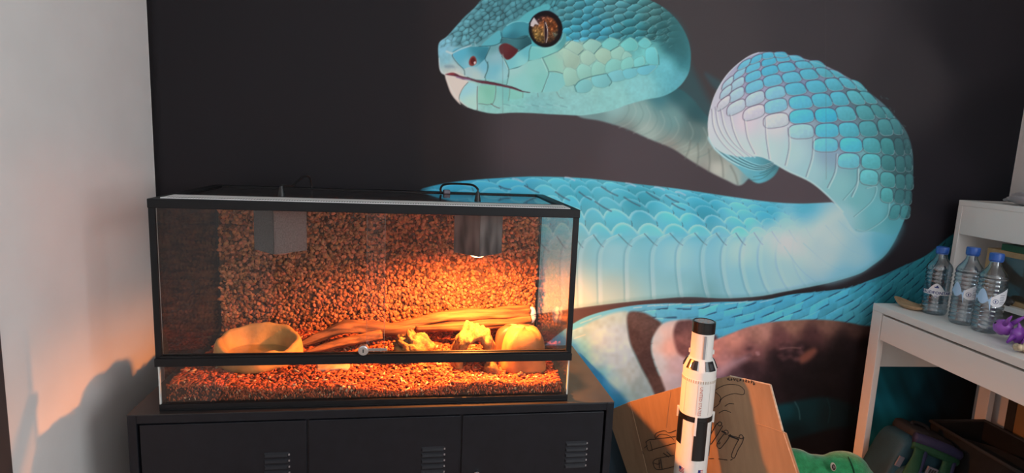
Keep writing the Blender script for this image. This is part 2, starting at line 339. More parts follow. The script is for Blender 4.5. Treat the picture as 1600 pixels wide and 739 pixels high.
    stroke(hA([(420,448),(540,440),(600,425),(635,400),(640,350),(632,310)]),1.0,(36,70,78),.85)
    stroke(hA([(640,360),(740,373),(840,370),(900,340)]),.9,(34,70,78),.8)
    stroke(hA([(800,495),(860,455),(925,418)]),1.2,(30,52,58),.8)
    stroke(hA([(925,440),(905,500),(895,590),(830,635),(720,668)]),1.0,(70,110,110),.9)
    stroke(hA([(900,583),(960,580),(1050,548),(1190,488),(1250,430)]),.9,(80,120,116),.8)
    stroke(hA([(640,540),(670,580),(708,668),(700,739)]),1.0,(58,84,84),.9);
    stroke(hA([(650,520),(662,572),(700,665)]),.9,(214,232,222),.7)
    stroke(hA([(530,450),(495,530),(480,570),(505,620),(498,690),(475,745)]),1.0,(44,80,88),.9)
    stroke(hA([(165,520),(170,550),(215,610),(275,670),(285,720)]),1.0,(52,84,92),.9)
    stroke(hA([(170,510),(240,475),(310,450),(345,435)]),2.0,(196,216,218),.75,.9)
    stroke(hA([(170,500),(250,455),(340,430)]),.9,(84,120,128),.8)
    stroke(hA([(110,495),(160,515)]),3,(208,222,222),.8,1.2)
    stroke(hA([(380,400),(390,440)]),2.4,(150,196,204),.6,1)
    # nostril
    fill(hA([(325,590),(345,550),(375,540),(395,570),(395,610),(360,635),(330,625)]),(128,62,58),soft=1.)
    fill(hA([(340,590),(355,560),(378,560),(385,595),(360,620)]),(88,34,36),soft=.9);fill(hA([(370,600),(385,590),(392,605),(380,620)]),(225,205,205),soft=.7)
    # upper lip plates
    fill(hJ([(915,190),(1000,180),(1110,105),(1260,70),(1325,215),(1260,430),(1150,430),(1050,420),(885,355)]),[(805,100,(172,212,208)),(835,105,(150,208,200)),(845,125,(136,202,194)),(820,130,(150,210,206))],soft=.8,al=.9,smooth=False)
    fill(hJ([(1265,75),(1400,20),(1478,0),(1478,220),(1330,212)]),[(865,95,(150,208,192)),(875,85,(170,206,190))],soft=.8,al=.8,smooth=False)
    fill(hJ([(1330,215),(1470,235),(1500,350),(1420,420),(1255,430)]),[(865,125,(134,202,202)),(870,138,(140,205,203))],soft=.8,al=.85,smooth=False)
    for p in[[(1260,68),(1325,213),(1300,310),(1255,428)],[(1325,213),(1410,216),(1470,235)],[(910,190),(905,260),(885,350)],[(685,110),(690,180),(660,260),(665,310)]]:
        stroke(hJ(p),.9,(70,104,102),.85)
    stroke(hJ([(1250,75),(1310,215)]),.8,(215,232,224),.6);stroke(hJ([(1345,230),(1300,330),(1272,420)]),.8,(190,226,222),.5)
    # chin plates
    fill(hJ([(240,250),(300,262),(420,300),(480,320),(420,400),(385,490),(400,560),(310,460),(260,340)]),(228,214,204),soft=1.2)
    fill(hJ([(480,330),(580,370),(572,560),(560,612),(470,580),(400,510),(390,460),(430,390)]),[(728,140,(160,214,222)),(735,158,(186,224,212))],soft=.9)
    fill(hJ([(592,380),(640,362),(765,370),(760,470),(735,550),(600,545),(582,480)]),[(760,145,(132,198,178)),(752,150,(156,212,194))],soft=.9)
    fill(hJ([(780,375),(910,395),(905,500),(870,560),(760,545)]),[(790,148,(126,194,190)),(775,155,(150,208,198))],soft=1.2,al=.8)
    fill(hJ([(925,395),(1050,430),(1050,490),(910,500)]),(140,205,190),soft=1.2,al=.7)
    for p,a in[([(480,325),(420,395),(385,490),(405,550),(450,590)],.8),([(577,370),(575,470),(575,620)],.9),([(770,360),(768,450),(745,540),(700,560),(590,550)],.7),([(918,390),(915,440),(905,520)],.55),([(1055,430),(1052,490)],.5),([(720,550),(760,580),(810,598)],.9),([(1210,440),(1215,480)],.4),([(1410,430),(1440,480),(1478,495)],.4)]:
        stroke(hJ(p),.9,(96,98,96) if a<.85 else (92,66,66),a)
    for i in range(9):
        xx=850+i*75;stroke(hJ([(xx,555+i%3*9),(xx+70,570+i%3*9)]),1.2,(178,214,216) if i%2 else (100,150,156),.5,.9)
    # mouth line
    fill(hJ([(240,243),(290,225),(340,228),(400,258),(470,275),(560,305),(680,318),(780,335),(870,360),(960,380),(1060,420),(1130,435),(1040,425),(960,400),(880,380),(780,360),(680,345),(590,330),(480,298),(420,295),(350,265),(290,255)]),(96,50,62),soft=.8)
    stroke(hJ([(360,272),(440,288),(500,300)]),2.2,(150,120,158),.75,.9);stroke(hJ([(280,240),(330,238)]),2.4,(150,64,70),.8,.9)
    stroke(hJ([(470,272),(560,300),(690,318),(870,356),(960,380),(1060,422),(1130,434)]),.8,(50,30,36),.9)
    stroke(hJ([(250,236),(300,222),(350,226),(430,255)]),1.2,(236,222,208),.7,.9)
    # snout rim light
    stroke(hT([(92,320),(96,380),(122,410)]),1.4,(222,230,232),.7,.9);stroke(hT([(90,250),(140,203),(200,135),(290,45),(330,5)]),1.5,(120,180,192),.6,1)
    stroke(hT([(130,425),(160,490),(200,550),(250,590)]),1.2,(226,226,220),.7,.9);fill(hA([(90,630),(160,625),(185,650),(110,655)]),(120,146,160),soft=2.5,al=.6)
    # eye
    ex,ey,er=852.5,45.5,26.5
    th=np.linspace(0,2*math.pi,40,endpoint=False)
    circ=lambda cx,cy,a,b:[(cx+a*math.cos(t),cy+b*math.sin(t)) for t in th]
    fill(circ(ex,ey,er,28.5),(24,16,18),soft=1,smooth=False)
    stroke(hA([(930,455),(1040,465),(1140,445),(1210,390),(1235,320)]),1.4,(150,210,206),.7,.9)
    sl2=box(circ(ex,ey,er,28),0);x2,y2=X[sl2],Y[sl2]
    rr=np.hypot((x2-ex+1)/22.5,(y2-ey-1)/24)
    n1=noise(x2+y2*.4,y2-x2*.4,2.0,4);n2=noise(x2,y2,5,6)
    ic=idw(x2,y2,[(842,52,(150,120,70)),(838,58,(120,96,50)),(850,35,(160,92,40)),(865,45,(150,70,30)),(862,62,(84,54,36)),(870,52,(60,66,58)),(850,25,(84,50,50)),(840,30,(60,48,70))])
    ic=ic*(.55+.9*n1)[...,None]*(.7+.5*n2)[...,None]+np.where((n1>.82)&(n2>.35),60,0)[...,None]*A((1,.9,.7))
    put(sl2,ss((1-rr)*5),ic)
    fill(hA([(950,165),(1000,240),(960,232),(945,258),(918,250),(920,215)]),(206,196,196),soft=.7,smooth=False)
    fill(hA([(1045,210),(1060,205),(1082,270),(1085,330),(1075,400),(1060,430),(1052,380),(1048,300)]),(40,22,28),soft=.8)
    stroke(hA([(1062,215),(1078,270),(1082,330),(1070,410)]),.9,(238,228,218),.95,.5);stroke(hA([(1050,220),(1048,300),(1055,400)]),.8,(222,196,160),.7,.5)
    fill(hA([(1125,310),(1180,330),(1150,360)]),(86,104,96),soft=1,al=.7,smooth=False)
    stroke(hA([(905,230),(960,150),(1080,105),(1180,160)]),1.8,(26,18,34),.7,1)
    # ---- body (middle coil)
    top=spl([(652,330),(655,300),(670,292),(720,283),(800,277),(850,276),(920,279),(1000,288),(1060,295),(1140,307),(1200,315),(1250,318),(1300,316)],6)
    bot=spl([(652,480),(665,500),(700,503),(840,490),(897,482),(960,474),(1040,466),(1080,464),(1132,466),(1185,463),(1224,456),(1277,446),(1303,440),(1342,428),(1363,415),(1382,400),(1395,382),(1407,358),(1414,340),(1418,325)],6)
    bnd=spl([(560,420),(700,395),(860,372),(900,369),(960,367),(1060,365),(1160,365),(1230,361),(1280,352),(1310,332)],6)
    poly=np.vstack([top,[(1330,330),(1420,310)],bot[::-1]])
    fill(poly,[(700,290,(72,168,200)),(800,290,(84,176,204)),(900,300,(84,180,202)),(1000,310,(74,164,184)),(1100,325,(74,166,190)),(1200,335,(84,180,206)),(1260,335,(92,186,212)),
      (860,345,(112,196,212)),(960,350,(108,200,218)),(1060,345,(104,198,220)),(1160,350,(112,204,226)),(1230,352,(150,212,232)),
      (880,400,(176,210,208)),(880,460,(186,206,196)),(960,400,(162,214,222)),(960,455,(164,202,202)),(1060,400,(164,216,228)),(1060,450,(146,202,212)),(1160,390,(190,226,240)),(1160,440,(154,210,226)),(1230,380,(214,232,244)),(1230,430,(178,218,234)),
      (1290,370,(196,220,236)),(1290,420,(176,212,228)),(1320,345,(190,220,230)),(1340,400,(150,204,224)),(1375,380,(104,182,208)),(1395,350,(90,170,190)),(1350,350,(170,214,224)),(1300,445,(130,190,206)),(1100,466,(128,184,194)),(1345,425,(110,186,208)),(1405,330,(84,150,160))],soft=1.0,smooth=False)
    # ventral plate positions
    pb=[640,684,728,772,814,850,878,905,936,978,1018,1058,1096,1128,1158,1186,1214,1240,1266,1290]
    sl=box([(640,270),(1312,372)],2);x,y=X[sl],Y[sl]
    ty=np.interp(x,top[:,0],top[:,1]);by=np.interp(x,bnd[:,0],bnd[:,1])+6
    v=np.clip((y-ty)/(by-ty),-.05,1.2)
    rows=np.interp(v,[0,.12,.3,.5,.72,1.0,1.2],[0,1.2,2.3,3.3,4.2,5.2,6.0])
    ui=np.interp(x-(by-y)*.30,pb,np.arange(len(pb)))
    inside=ss((y-ty)+.5)*(x<1312)
    best=np.full(x.shape,-1.);lu=np.zeros(x.shape);lv=lu.copy();rd=lu.copy()
    for dj in(-1,0,1,2):
        j=np.floor(rows)+dj;off=.5*(j%2)
        for di in(-1,0,1):
            i=np.floor(ui-off)+di;cv=rows-(j+.2);cu=ui-(i+off+.5)-.30*cv
            # rhomb-like rounded scale
            s=np.abs(cu/.57)**1.8+np.abs(cv/1.02)**1.8
            ok=(s<1);pr=j*2+10  # lower rows lie on top
            t=ok&(pr>best)
            best=np.where(t,pr,best);lu=np.where(t,cu/.57,lu);lv=np.where(t,cv/1.02,lv);rd=np.where(t,((np.sin(i*91.7+j*47.3)*4375.5)%1),rd)
    s=np.abs(lu)**1.8+np.abs(lv)**1.8;hit=best>0
    # overall tone from what is painted already
    base=C[sl].copy()
    fade=ss((1290-x)/160)
    col=base*(1+.10*(rd-.5)+.10*(-lv))[...,None]
    rim=ss((s-.62)/.25)*ss((-lv+.15-.25*lu)*3)
    col=col+(A((190,228,238))-col)*(rim*.62*(.45+.55*ss((v-.25)*2.2)))[...,None]
    gap=ss((s-.86)/.12)*ss((lv+.25*lu)*5)*(.4+.6*(rd>.35))
    col=col+(A((66,72,92))-col)*(gap*.75*ss((1.05-v)*3))[...,None]
    col=np.where(hit[...,None],col,base+(A((70,78,96))-base)*.7)
    put(sl,inside*fade*ss((1.02-v)*14),col)
    # bright flecks and dark seams along the back edge
    for a,b in[(808,279),(890,277),(985,286),(1030,292),(1063,300)]:
        stroke([(a-7,b),(a,b+1),(a+8,b+5)],2.2,(190,205,222),.7,1)
    for a,b,c_,d in[(780,291,798,296),(820,290,842,301),(868,300,890,313),(905,300,924,312),(940,292,965,306),(930,315,955,330),(975,308,1000,322),(1010,300,1030,312),(1050,318,1070,328),(1040,305,1060,316)]:
        stroke([(a,b),((a+c_)/2,(b+d)/2+1),(c_,d)],2.0,(74,76,92),.65,1)
    # ventral plates
    sl=box([(640,355),(1330,500)],2);x,y=X[sl],Y[sl]
    bb=np.interp(x,bot[:,0],bot[:,1]);
    for k,xb in enumerate(pb[:-1]):
        yt=float(np.interp(xb+22,bnd[:,0],bnd[:,1]))-1;yb=float(np.interp(xb+(8 if xb<1100 else 22),bot[:,0],bot[:,1]));w=pb[k+1]-xb
        ve=k>=15
        al=.85 if xb<1160 else max(.0,.85-(xb-1160)/130)
        sk=np.clip((xb-1000)/300,0,1)*26
        edge=[(xb+w*.72,yt),(xb+w*.28,yt+9),(xb+1,yt+26),(xb-1+sk*.1,yt+52),(xb+sk*.5,yb-18),(xb+sk,yb-3)]
        stroke([(p[0]+3.0,p[1]+1) for p in edge],4.5,(206,232,238),.42*al,2.5);stroke(edge,1.3,(214,236,240),.6*al,.8)
        stroke([(p[0]-2.2,p[1]+1) for p in edge[1:]],3,(110,168,182),.5*al,2)
        stroke([(xb+w*.72,yt),(xb+w*1.05,yt+14),(xb+w*1.22,yt+19)],1.1,(70,88,104),.85*al,.7)
    stroke([(float(a),float(b)-2) for a,b in bot[8:-14:3]],5,(92,148,156),.35,4)
    fill([(1180,360),(1230,350),(1300,330),(1330,345),(1350,400),(1300,430),(1230,400),(1190,385)],(222,234,246),soft=22,al=.65)
    for p in[[(1290,352),(1320,385),(1352,400)],[(1255,380),(1290,410),(1320,425)],[(1225,385),(1250,420),(1280,445)],[(1310,345),(1340,372),(1362,385)]]:
        stroke(p,1,(140,190,206),.5,1)
    # ---- upper loop
    lT=T(3.079,1080,60);cT=T(2.956,1050,250)
    LO=lT([(85,470),(82,400),(95,330),(120,260),(160,190),(210,135),(270,90),(320,68),(400,68),(470,80),(550,100),(640,130),(720,170),(800,215),(870,270),(930,320),(980,375),(1030,440),(1055,500),(1066,560),(1068,650)])+cT([(1105,120),(1100,180),(1085,245),(1060,300),(1020,345),(930,330),(850,330),(800,262),(770,215),(720,165),(640,100)])+lT([(470,640),(400,600),(330,570),(260,570),(180,560),(120,530)])
    # fold under the loop
    fill(lT([(85,470),(100,520),(150,570),(220,620),(300,690),(350,692),(400,660),(425,610),(400,585),(300,550),(200,480)]),[(1115,215,(180,214,218)),(1140,245,(140,196,206)),(1165,262,(120,190,204)),(1185,278,(110,190,208)),(1200,270,(96,160,172)),(1175,285,(120,176,184)),(1212,258,(80,130,140))],soft=1.8)
    for i in range(7):
        t=i/6.;stroke(lT([(110+t*40,530-t*20),(190+t*60,590-t*12),(290+t*40,632-t*22),(360+t*20,630-t*30),(412,600-t*12)]),1.0,(44,74,84) if i%2 else (190,228,234),.75,.7)
    for i in range(4):
        stroke(lT([(270+i*30,682-i*16),(340+i*20,675-i*22),(405+i*4,625-i*12)]),.9,(60,96,106),.6,.8)
    fill(LO,[(1112,200,(214,220,226)),(1130,225,(206,222,224)),(1160,235,(206,224,226)),(1165,190,(226,216,226)),(1130,170,(206,206,218)),(1200,235,(196,224,228)),(1210,195,(222,222,232)),(1240,240,(188,222,226)),(1265,270,(172,214,220)),(1180,240,(208,226,230)),
       (1180,130,(160,160,190)),(1250,120,(130,150,180)),(1300,170,(120,140,160)),(1350,150,(88,118,128)),(1400,220,(70,100,106)),(1415,280,(62,96,100)),(1350,260,(124,188,196)),(1300,240,(150,180,200)),(1310,290,(150,206,210)),(1340,310,(130,196,202)),(1370,330,(120,194,204)),(1395,340,(96,168,178)),(1320,335,(170,214,220))],soft=1.0)
    rowsT={0:(0,[(175,215),(230,170),(297,140),(373,113),(440,97),(505,96)]),1:(0,[(166,258),(222,218),(297,183),(377,155),(457,138),(540,128),(605,125)]),2:(0,[(155,312),(217,270),(303,232),(390,203),(482,188),(565,173),(640,165),(700,172)]),
     3:(1,[(215,332),(305,290),(403,262),(500,243),(600,232),(685,222),(750,215),(805,228)]),4:(2,[(300,357),(405,325),(525,308),(627,298),(712,290),(790,285),(850,285)]),5:(3,[(407,395),(530,375),(647,370),(742,362),(835,358),(900,352),(945,360)]),
     6:(4,[(528,447),(652,443),(757,440),(850,435),(932,428),(985,425)]),7:(5,[(645,512),(768,512),(867,515),(943,520),(1000,522),(1038,520)]),8:(6,[(757,588),(865,592),(947,600),(1005,605),(1044,600)]),9:(7,[(855,668),(945,680),(1005,690),(1048,690)]),
     10:(8,[(941,754),(1002,760),(1042,765)]),11:(9,[(980,835),(1030,835)]),-1:(1,[(255,125),(312,100),(367,82),(430,78)])}
    pos={}
    for k,(i0,L) in rowsT.items():
        for i,p in enumerate(L): pos[(k,i0+i)]=A(p)
    stroke(lT([(170,270),(215,300),(300,325),(400,362),(520,412),(640,478),(760,550),(850,630)]),9,(150,110,140),.28,7)
    for (k,i),c0 in sorted(pos.items(),key=lambda t:-t[0][1]):
        e1=[];
        for s_ in(1,-1):
            if (k,i+s_) in pos: e1.append((pos[(k,i+s_)]-c0)*s_)
        e2=[]
        for s_ in(1,-1):
            if (k+s_,i) in pos: e2.append((pos[(k+s_,i)]-c0)*s_)
        if not e1 : continue
        a=np.mean(e1,0)*.5;b=np.mean(e2,0)*.5 if e2 else A((-a[1],a[0]))*.75
        if np.linalg.norm(b)<16: b=b*16/np.linalg.norm(b)
        t=np.linspace(0,2*math.pi,28,endpoint=False);ct,st=np.cos(t),np.sin(t)
        ex=.72;px=np.sign(ct)*np.abs(ct)**ex;py=np.sign(st)*np.abs(st)**ex
        # pointed toward the far/lower corner
        tip=np.clip(ct*.8+st*.6,0,1)**5
        pts=c0+np.outer(px*.96+tip*.10,a)+np.outer(py*.95+tip*.08,b)
        edge=np.array(lT(pts));cen=np.array(lT([c0]))[0]
        X_,Y_=cen
        col=idw(np.array([[X_]]),np.array([[Y_]]),[(1200,100,(92,188,216)),(1180,120,(110,196,222)),(1150,140,(176,210,224)),(1135,170,(214,216,224)),(1160,160,(190,214,228)),(1178,178,(216,216,228)),(1215,165,(142,206,228)),(1212,188,(214,224,230)),(1250,180,(96,200,230)),(1250,205,(170,218,230)),(1290,185,(84,196,228)),(1260,140,(98,190,214)),(1290,120,(100,184,200)),(1300,150,(98,190,212)),(1330,165,(104,188,200)),(1330,200,(98,192,210)),(1350,180,(92,168,176)),(1370,185,(84,146,152)),(1330,228,(96,204,226)),(1325,250,(124,208,224)),(1290,225,(120,208,232)),(1362,252,(104,196,204)),(1385,230,(80,152,156)),(1400,260,(72,130,134)),(1412,240,(62,102,106)),(1358,278,(118,204,212)),(1385,300,(98,180,184)),(1400,330,(80,150,156)),(1415,310,(64,112,116))],4)[0,0]
        mx=np.abs(edge-cen).max()
        al=.95 if X_<1395 else .7
        stroke(np.vstack([edge,edge[:1]]),1.9,(82,62,88) if X_<1330 else (52,60,70),.9*al,.9,False)
        fill(edge,lambda x,y:col*(1+.10*np.clip(((cen[0]-x)*.4+(cen[1]-y))/mx,-1,1)+.05*(noise(x,y,3,8)-.5))[...,None],soft=.8,al=al,smooth=False)
        stroke(edge[1:13],1.0,(196,232,236),.6*al,.6,False)
    # loop ventral plates
    for p in[[(800,625),(795,700),(770,760)],[(697,555),(690,640),(655,718)],[(585,480),(580,570),(552,664)],[(465,430),(470,520),(452,610)],[(355,385),(360,480),(375,580)],[(255,390),(270,480),(305,555)],[(185,365),(205,450),(245,530),(300,570)],[(140,340),(160,430),(205,505),(280,568)],[(115,330),(130,420),(172,495),(250,568)],[(98,340),(108,430),(150,505),(220,570)]]:
        stroke(lT(p),1.1,(120,120,140),.75,.7);stroke(lT([(a+7,b+3) for a,b in p]),1.6,(236,244,246),.6,1)
    for p in[[(895,130),(940,125),(920,190),(840,262)],[(1000,200),(985,265),(900,325),(850,322)],[(855,45),(850,110),(790,185)]]:
        stroke(cT(p),1.0,(104,150,160),.7,.8);stroke(cT([(a+6,b) for a,b in p]),1.4,(206,234,236),.5,1)
    stroke(lT([(400,600),(470,640)])+cT([(640,100),(720,165),(790,240)]),2.4,(206,238,244),.85,1.2)
    stroke(lT([(85,470),(82,400),(95,330),(120,260),(165,185),(215,132),(275,88),(325,68)]),1.3,(226,232,238),.85,.8)
    stroke(lT([(85,470),(110,525),(160,572),(230,612)]),1.1,(220,234,238),.8,.8)
    stroke(lT([(325,68),(400,70),(470,82),(560,104),(650,136),(740,182),(830,240)]),.9,(176,196,206),.6,.8)
    # lower belly of the bend hides the plate ends
    fill(cT([(800,270),(840,330),(920,335),(1000,300),(1060,300),(1020,390),(950,460),(850,520),(700,560),(640,400),(720,300)]),[(1300,370,(198,222,236)),(1335,350,(166,212,224)),(1370,345,(130,200,212)),(1400,350,(96,176,192)),(1385,385,(110,190,212)),(1340,400,(160,208,226)),(1320,430,(130,196,216)),(1290,400,(190,218,234))],soft=12,al=.75)
    for _ in range(60):
        a=rng.uniform(.0,1);yy=150+a*190;xx=np.interp(yy,[100,150,200,250,300,340],[1330,1385,1412,1424,1424,1416])+rng.uniform(-9,3)
        stroke([(xx,yy),(xx+rng.uniform(0,4),yy+rng.uniform(2,5))],1.,(96,134,140) if rng.random()<.5 else (44,58,64),.4,1,False)
    # ---- lower coil
    ltop=spl([(800,585),(850,540),(895,506),(930,490),(985,478),(1040,474),(1080,474.5),(1119,472),(1159,471),(1198,468),(1237,460),(1277,456),(1303,453),(1329,449),(1356,439),(1384,428),(1408,417),(1447,399),(1480,372),(1500,360),(1530,350),(1545,352)],5)
    lbot=spl([(800,590),(850,625),(900,620),(1000,600),(1080,565),(1130,545),(1200,525),(1260,515),(1330,520),(1370,560),(1420,600),(1500,500),(1545,356)],5)
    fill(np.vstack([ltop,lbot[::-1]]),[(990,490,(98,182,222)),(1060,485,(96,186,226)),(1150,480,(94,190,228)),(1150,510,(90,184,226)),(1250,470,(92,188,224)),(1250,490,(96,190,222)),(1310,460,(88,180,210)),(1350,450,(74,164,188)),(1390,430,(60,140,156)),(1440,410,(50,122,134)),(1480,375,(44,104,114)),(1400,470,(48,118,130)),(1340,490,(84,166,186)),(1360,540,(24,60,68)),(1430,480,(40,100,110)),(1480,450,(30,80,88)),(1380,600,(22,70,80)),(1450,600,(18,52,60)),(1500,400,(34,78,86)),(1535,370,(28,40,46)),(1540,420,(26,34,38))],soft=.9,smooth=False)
    sl=box([(895,350),(1510,610)],2);x,y=X[sl],Y[sl]
    ty=np.interp(x,ltop[:,0],ltop[:,1]);dy=y-ty
    wv=3*(noise(x,y,30,41)-.5)
    rows=(dy+np.interp(x,[900,1100,1250,1400,1520],[0,4,38,92,140])+wv)/13.
    j=np.floor(rows);fu=np.interp(x+dy*.2,[880,1100,1250,1400,1520],[0,6.6,11.6,17.0,22.])+.5*(j%2)+.3*((np.sin(j*12.9)*437.5)%1)+.25*(noise(x,y,20,42)-.5);i=np.floor(fu);lu=fu-i;lv=rows-j
    rd=(np.sin(i*91.7+j*47.3)*4375.5)%1
    cc=C[sl]*(1+.16*(rd-.5)+.10*(.5-lv)+.05*(noise(x,y,4,3)-.5))[...,None]
    sv=ss((lv-.80+.12*(lu-.5))*8)*ss((lu-.25)*3)*ss((1.02-lu)*9)*(.25+.75*(rd>.3))+.45*ss((lu-.92)*14)*ss((lv-.2)*4)*(rd>.4)
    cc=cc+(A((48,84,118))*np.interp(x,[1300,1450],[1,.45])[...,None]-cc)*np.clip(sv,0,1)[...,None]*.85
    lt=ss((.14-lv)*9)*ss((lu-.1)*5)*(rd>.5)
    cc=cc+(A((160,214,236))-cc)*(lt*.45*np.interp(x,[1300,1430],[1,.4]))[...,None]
    m=ss(dy/1.5)*(y<np.interp(x,lbot[:,0],lbot[:,1]))*ss((x-985)/20)
    put(sl,m,cc)
    for a in range(990,1420,11):
        yy=float(np.interp(a,ltop[:,0],ltop[:,1]));b=rng.uniform(-1,2)
        stroke([(a,yy+b+2.5),(a+rng.uniform(8,14),yy+b+1-(a>1150)*1.5-(a>1300)*3)],1.4,(184,212,230) if a<1200 and rng.random()<.6 else np.interp(a,[1200,1400],[1,.6])*A((100,186,220)),.7,.8,False)
    # ---- out-of-focus foreground
    oT=T(4.104,890,460);qT=T(2.853,1100,480)
    n_=lambda c,s=10,k=.12:(lambda x,y:(idw(x,y,c,5.,220) if isinstance(c,list) else A(c))*(1+k*(noise(x,y,s,11)-.5)+k*(noise(x,y,s*.45,12)-.5))[...,None])
    fill(oT([(-80,330),(20,235),(80,205),(160,165),(260,125),(340,108),(380,120),(372,190),(390,310),(425,400),(470,490),(520,570),(560,650),(500,760),(300,800),(150,600),(0,420)]),
       n_([(900,520,(140,190,208)),(930,505,(150,192,204)),(965,492,(150,190,198)),(940,530,(156,198,228)),(970,520,(152,194,222)),(930,560,(136,186,228)),(965,560,(140,186,222)),(985,585,(136,178,204)),(960,600,(128,184,220)),(1000,605,(124,170,196)),(985,625,(124,178,208)),(930,590,(70,160,214)),(915,565,(78,170,220)),(945,612,(60,158,214)),(900,540,(110,190,224)),(970,630,(70,164,216))],14,.09),soft=3.5)
    for a,b in[(905,527),(900,516),(930,497),(915,503)]: stroke([(a-8,b+2),(a,b-1),(a+9,b-4)],1.5,(196,206,206),.5,1.2)
    fill(oT([(400,108),(480,118),(540,150),(592,190),(560,240),(530,290),(525,360),(545,440),(572,510),(620,610),(560,660),(515,570),(465,480),(425,395),(388,310),(368,190),(372,130)]),n_([(1000,500,(80,74,76)),(990,530,(66,60,64)),(1010,570,(58,54,60)),(1025,600,(70,64,68))],6,.14),soft=3)
    fill(oT([(590,192),(640,172),(700,165),(780,170),(820,260),(860,420),(880,620),(640,640),(610,600),(575,510),(547,440),(527,360),(532,290),(555,235)]),n_([(1025,525,(180,206,222)),(1025,570,(170,200,222)),(1040,515,(200,190,190)),(1050,540,(206,180,176)),(1060,570,(180,180,198)),(1050,600,(170,186,210)),(1080,590,(150,150,170)),(1035,505,(176,196,206))],14,.06),soft=3)
    fill(oT([(690,178),(740,165),(800,170),(900,260),(950,290),(940,600),(820,560),(770,430),(700,380),(672,310),(665,240)]),n_([(1060,510,(82,66,70)),(1065,545,(110,84,88)),(1080,560,(90,66,78)),(1070,530,(128,98,98)),(1110,560,(70,52,64)),(1110,600,(56,44,52))],8,.14),soft=4)
    # brown-pink blur
    fill(qT([(-40,190),(45,148),(120,117),(200,87),(300,66),(400,58),(500,55),(600,62),(700,80),(800,110),(850,300),(820,500),(300,480),(-40,480)]),
       n_([(1115,545,(186,138,132)),(1150,530,(196,146,136)),(1190,518,(176,134,124)),(1240,505,(150,112,98)),(1290,506,(124,92,82)),(1340,515,(84,62,58)),(1130,565,(170,134,138)),(1170,550,(138,100,102)),(1220,530,(104,72,74)),(1270,525,(76,52,54)),(1320,540,(34,27,29)),(1350,540,(28,23,25)),(1170,575,(50,40,46)),(1220,560,(36,29,33)),(1260,555,(34,27,30)),(1280,580,(27,23,25)),(1310,565,(26,22,24)),(1340,600,(22,19,21)),(1200,610,(38,31,35)),(1240,600,(28,24,27)),(1290,620,(22,19,21)),(1130,600,(110,96,116)),(1110,585,(120,104,124)),(1150,590,(70,58,68))],12,.12),soft=2.2)
    fill(qT([(40,285),(90,255),(150,228),(205,215),(180,240),(120,275),(60,310)]),(176,160,178),soft=7,al=.6);fill(qT([(230,200),(245,198),(248,212),(235,214)]),(190,160,166),soft=2,al=.8)
    fill(qT([(425,225),(450,200),(490,182),(502,200),(470,235),(435,250)]),(150,96,82),soft=5,al=.75)
    stroke(qT([(340,186),(380,180),(430,182)]),2,(150,118,116),.6,1.5)
    for _ in range(26):
        a=rng.uniform(180,420);b=rng.uniform(160,235);fill(qT([(a,b),(a+18,b-8),(a+26,b+4),(a+8,b+10)]),(128,90,94) if rng.random()<.5 else (56,42,48),soft=4,al=.4)
    # dim lower coil
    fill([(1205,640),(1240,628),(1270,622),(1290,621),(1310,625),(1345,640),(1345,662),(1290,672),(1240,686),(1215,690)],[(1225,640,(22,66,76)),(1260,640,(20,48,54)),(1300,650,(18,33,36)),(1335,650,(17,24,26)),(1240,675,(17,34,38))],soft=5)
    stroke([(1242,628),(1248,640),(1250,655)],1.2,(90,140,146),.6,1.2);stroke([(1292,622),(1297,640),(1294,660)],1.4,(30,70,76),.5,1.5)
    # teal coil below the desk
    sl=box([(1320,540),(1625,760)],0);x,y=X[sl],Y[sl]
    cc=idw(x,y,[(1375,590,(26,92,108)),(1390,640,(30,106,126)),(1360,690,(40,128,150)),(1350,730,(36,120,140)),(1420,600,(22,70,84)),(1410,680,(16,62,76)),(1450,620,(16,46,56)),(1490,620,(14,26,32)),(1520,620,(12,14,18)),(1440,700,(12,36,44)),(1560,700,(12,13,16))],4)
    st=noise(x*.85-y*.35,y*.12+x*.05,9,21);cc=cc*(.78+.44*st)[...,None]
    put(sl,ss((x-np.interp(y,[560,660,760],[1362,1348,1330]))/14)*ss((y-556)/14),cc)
    # wallpaper seams
    for xs in(785,1290): stroke([(xs,-10),(xs+1,280)],.9,(84,78,80),.25,.6,False)
    g=C.mean(-1,keepdims=True);C=g+(C-g)*1.10
    return np.clip(C/255.,0,1)
# ---------------- the room ----------------
WX0,WX1,WY0,WY1,WH=-.236,2.65,-3.4,.03,2.5
M_white=mat('white_wall_paint',(.74,.72,.705),.85,var=.03,scale=6,bump=.05,bscale=160)
M_floor=mat('grey_floor',(.30,.26,.22),.5,var=.2,scale=5,stretch=(1,9,1))
struct(MB().box(WX0-.1,WX1+.1,WY1,WY1+.1,0,WH).build('wall_back',M_white))
struct(MB().box(WX0-.1,WX0,WY0-.1,WY1,0,WH).build('wall_left',M_white))
rw=MB();wy0,wy1,wz0,wz1=-3.3,-2.2,.95,2.2
rw.box(WX1,WX1+.1,WY0-.1,wy0,0,WH).box(WX1,WX1+.1,wy1,WY1,0,WH).box(WX1,WX1+.1,wy0,wy1,0,wz0).box(WX1,WX1+.1,wy0,wy1,wz1,WH)
struct(rw.build('wall_right',M_white))
fx0_,fx1_,fz0,fz1=1.2,2.5,.95,2.25
struct(MB().box(WX0,fx0_,WY0-.1,WY0,0,WH).box(fx1_,WX1,WY0-.1,WY0,0,WH).box(fx0_,fx1_,WY0-.1,WY0,0,fz0).box(fx0_,fx1_,WY0-.1,WY0,fz1,WH).build('wall_front',M_white))
struct(MB().box(WX0-.1,WX1+.1,WY0-.1,WY1+.1,-.05,0).build('floor',M_floor))
struct(MB().box(WX0-.1,WX1+.1,WY0-.1,WY1+.1,WH,WH+.05).build('ceiling',M_white))
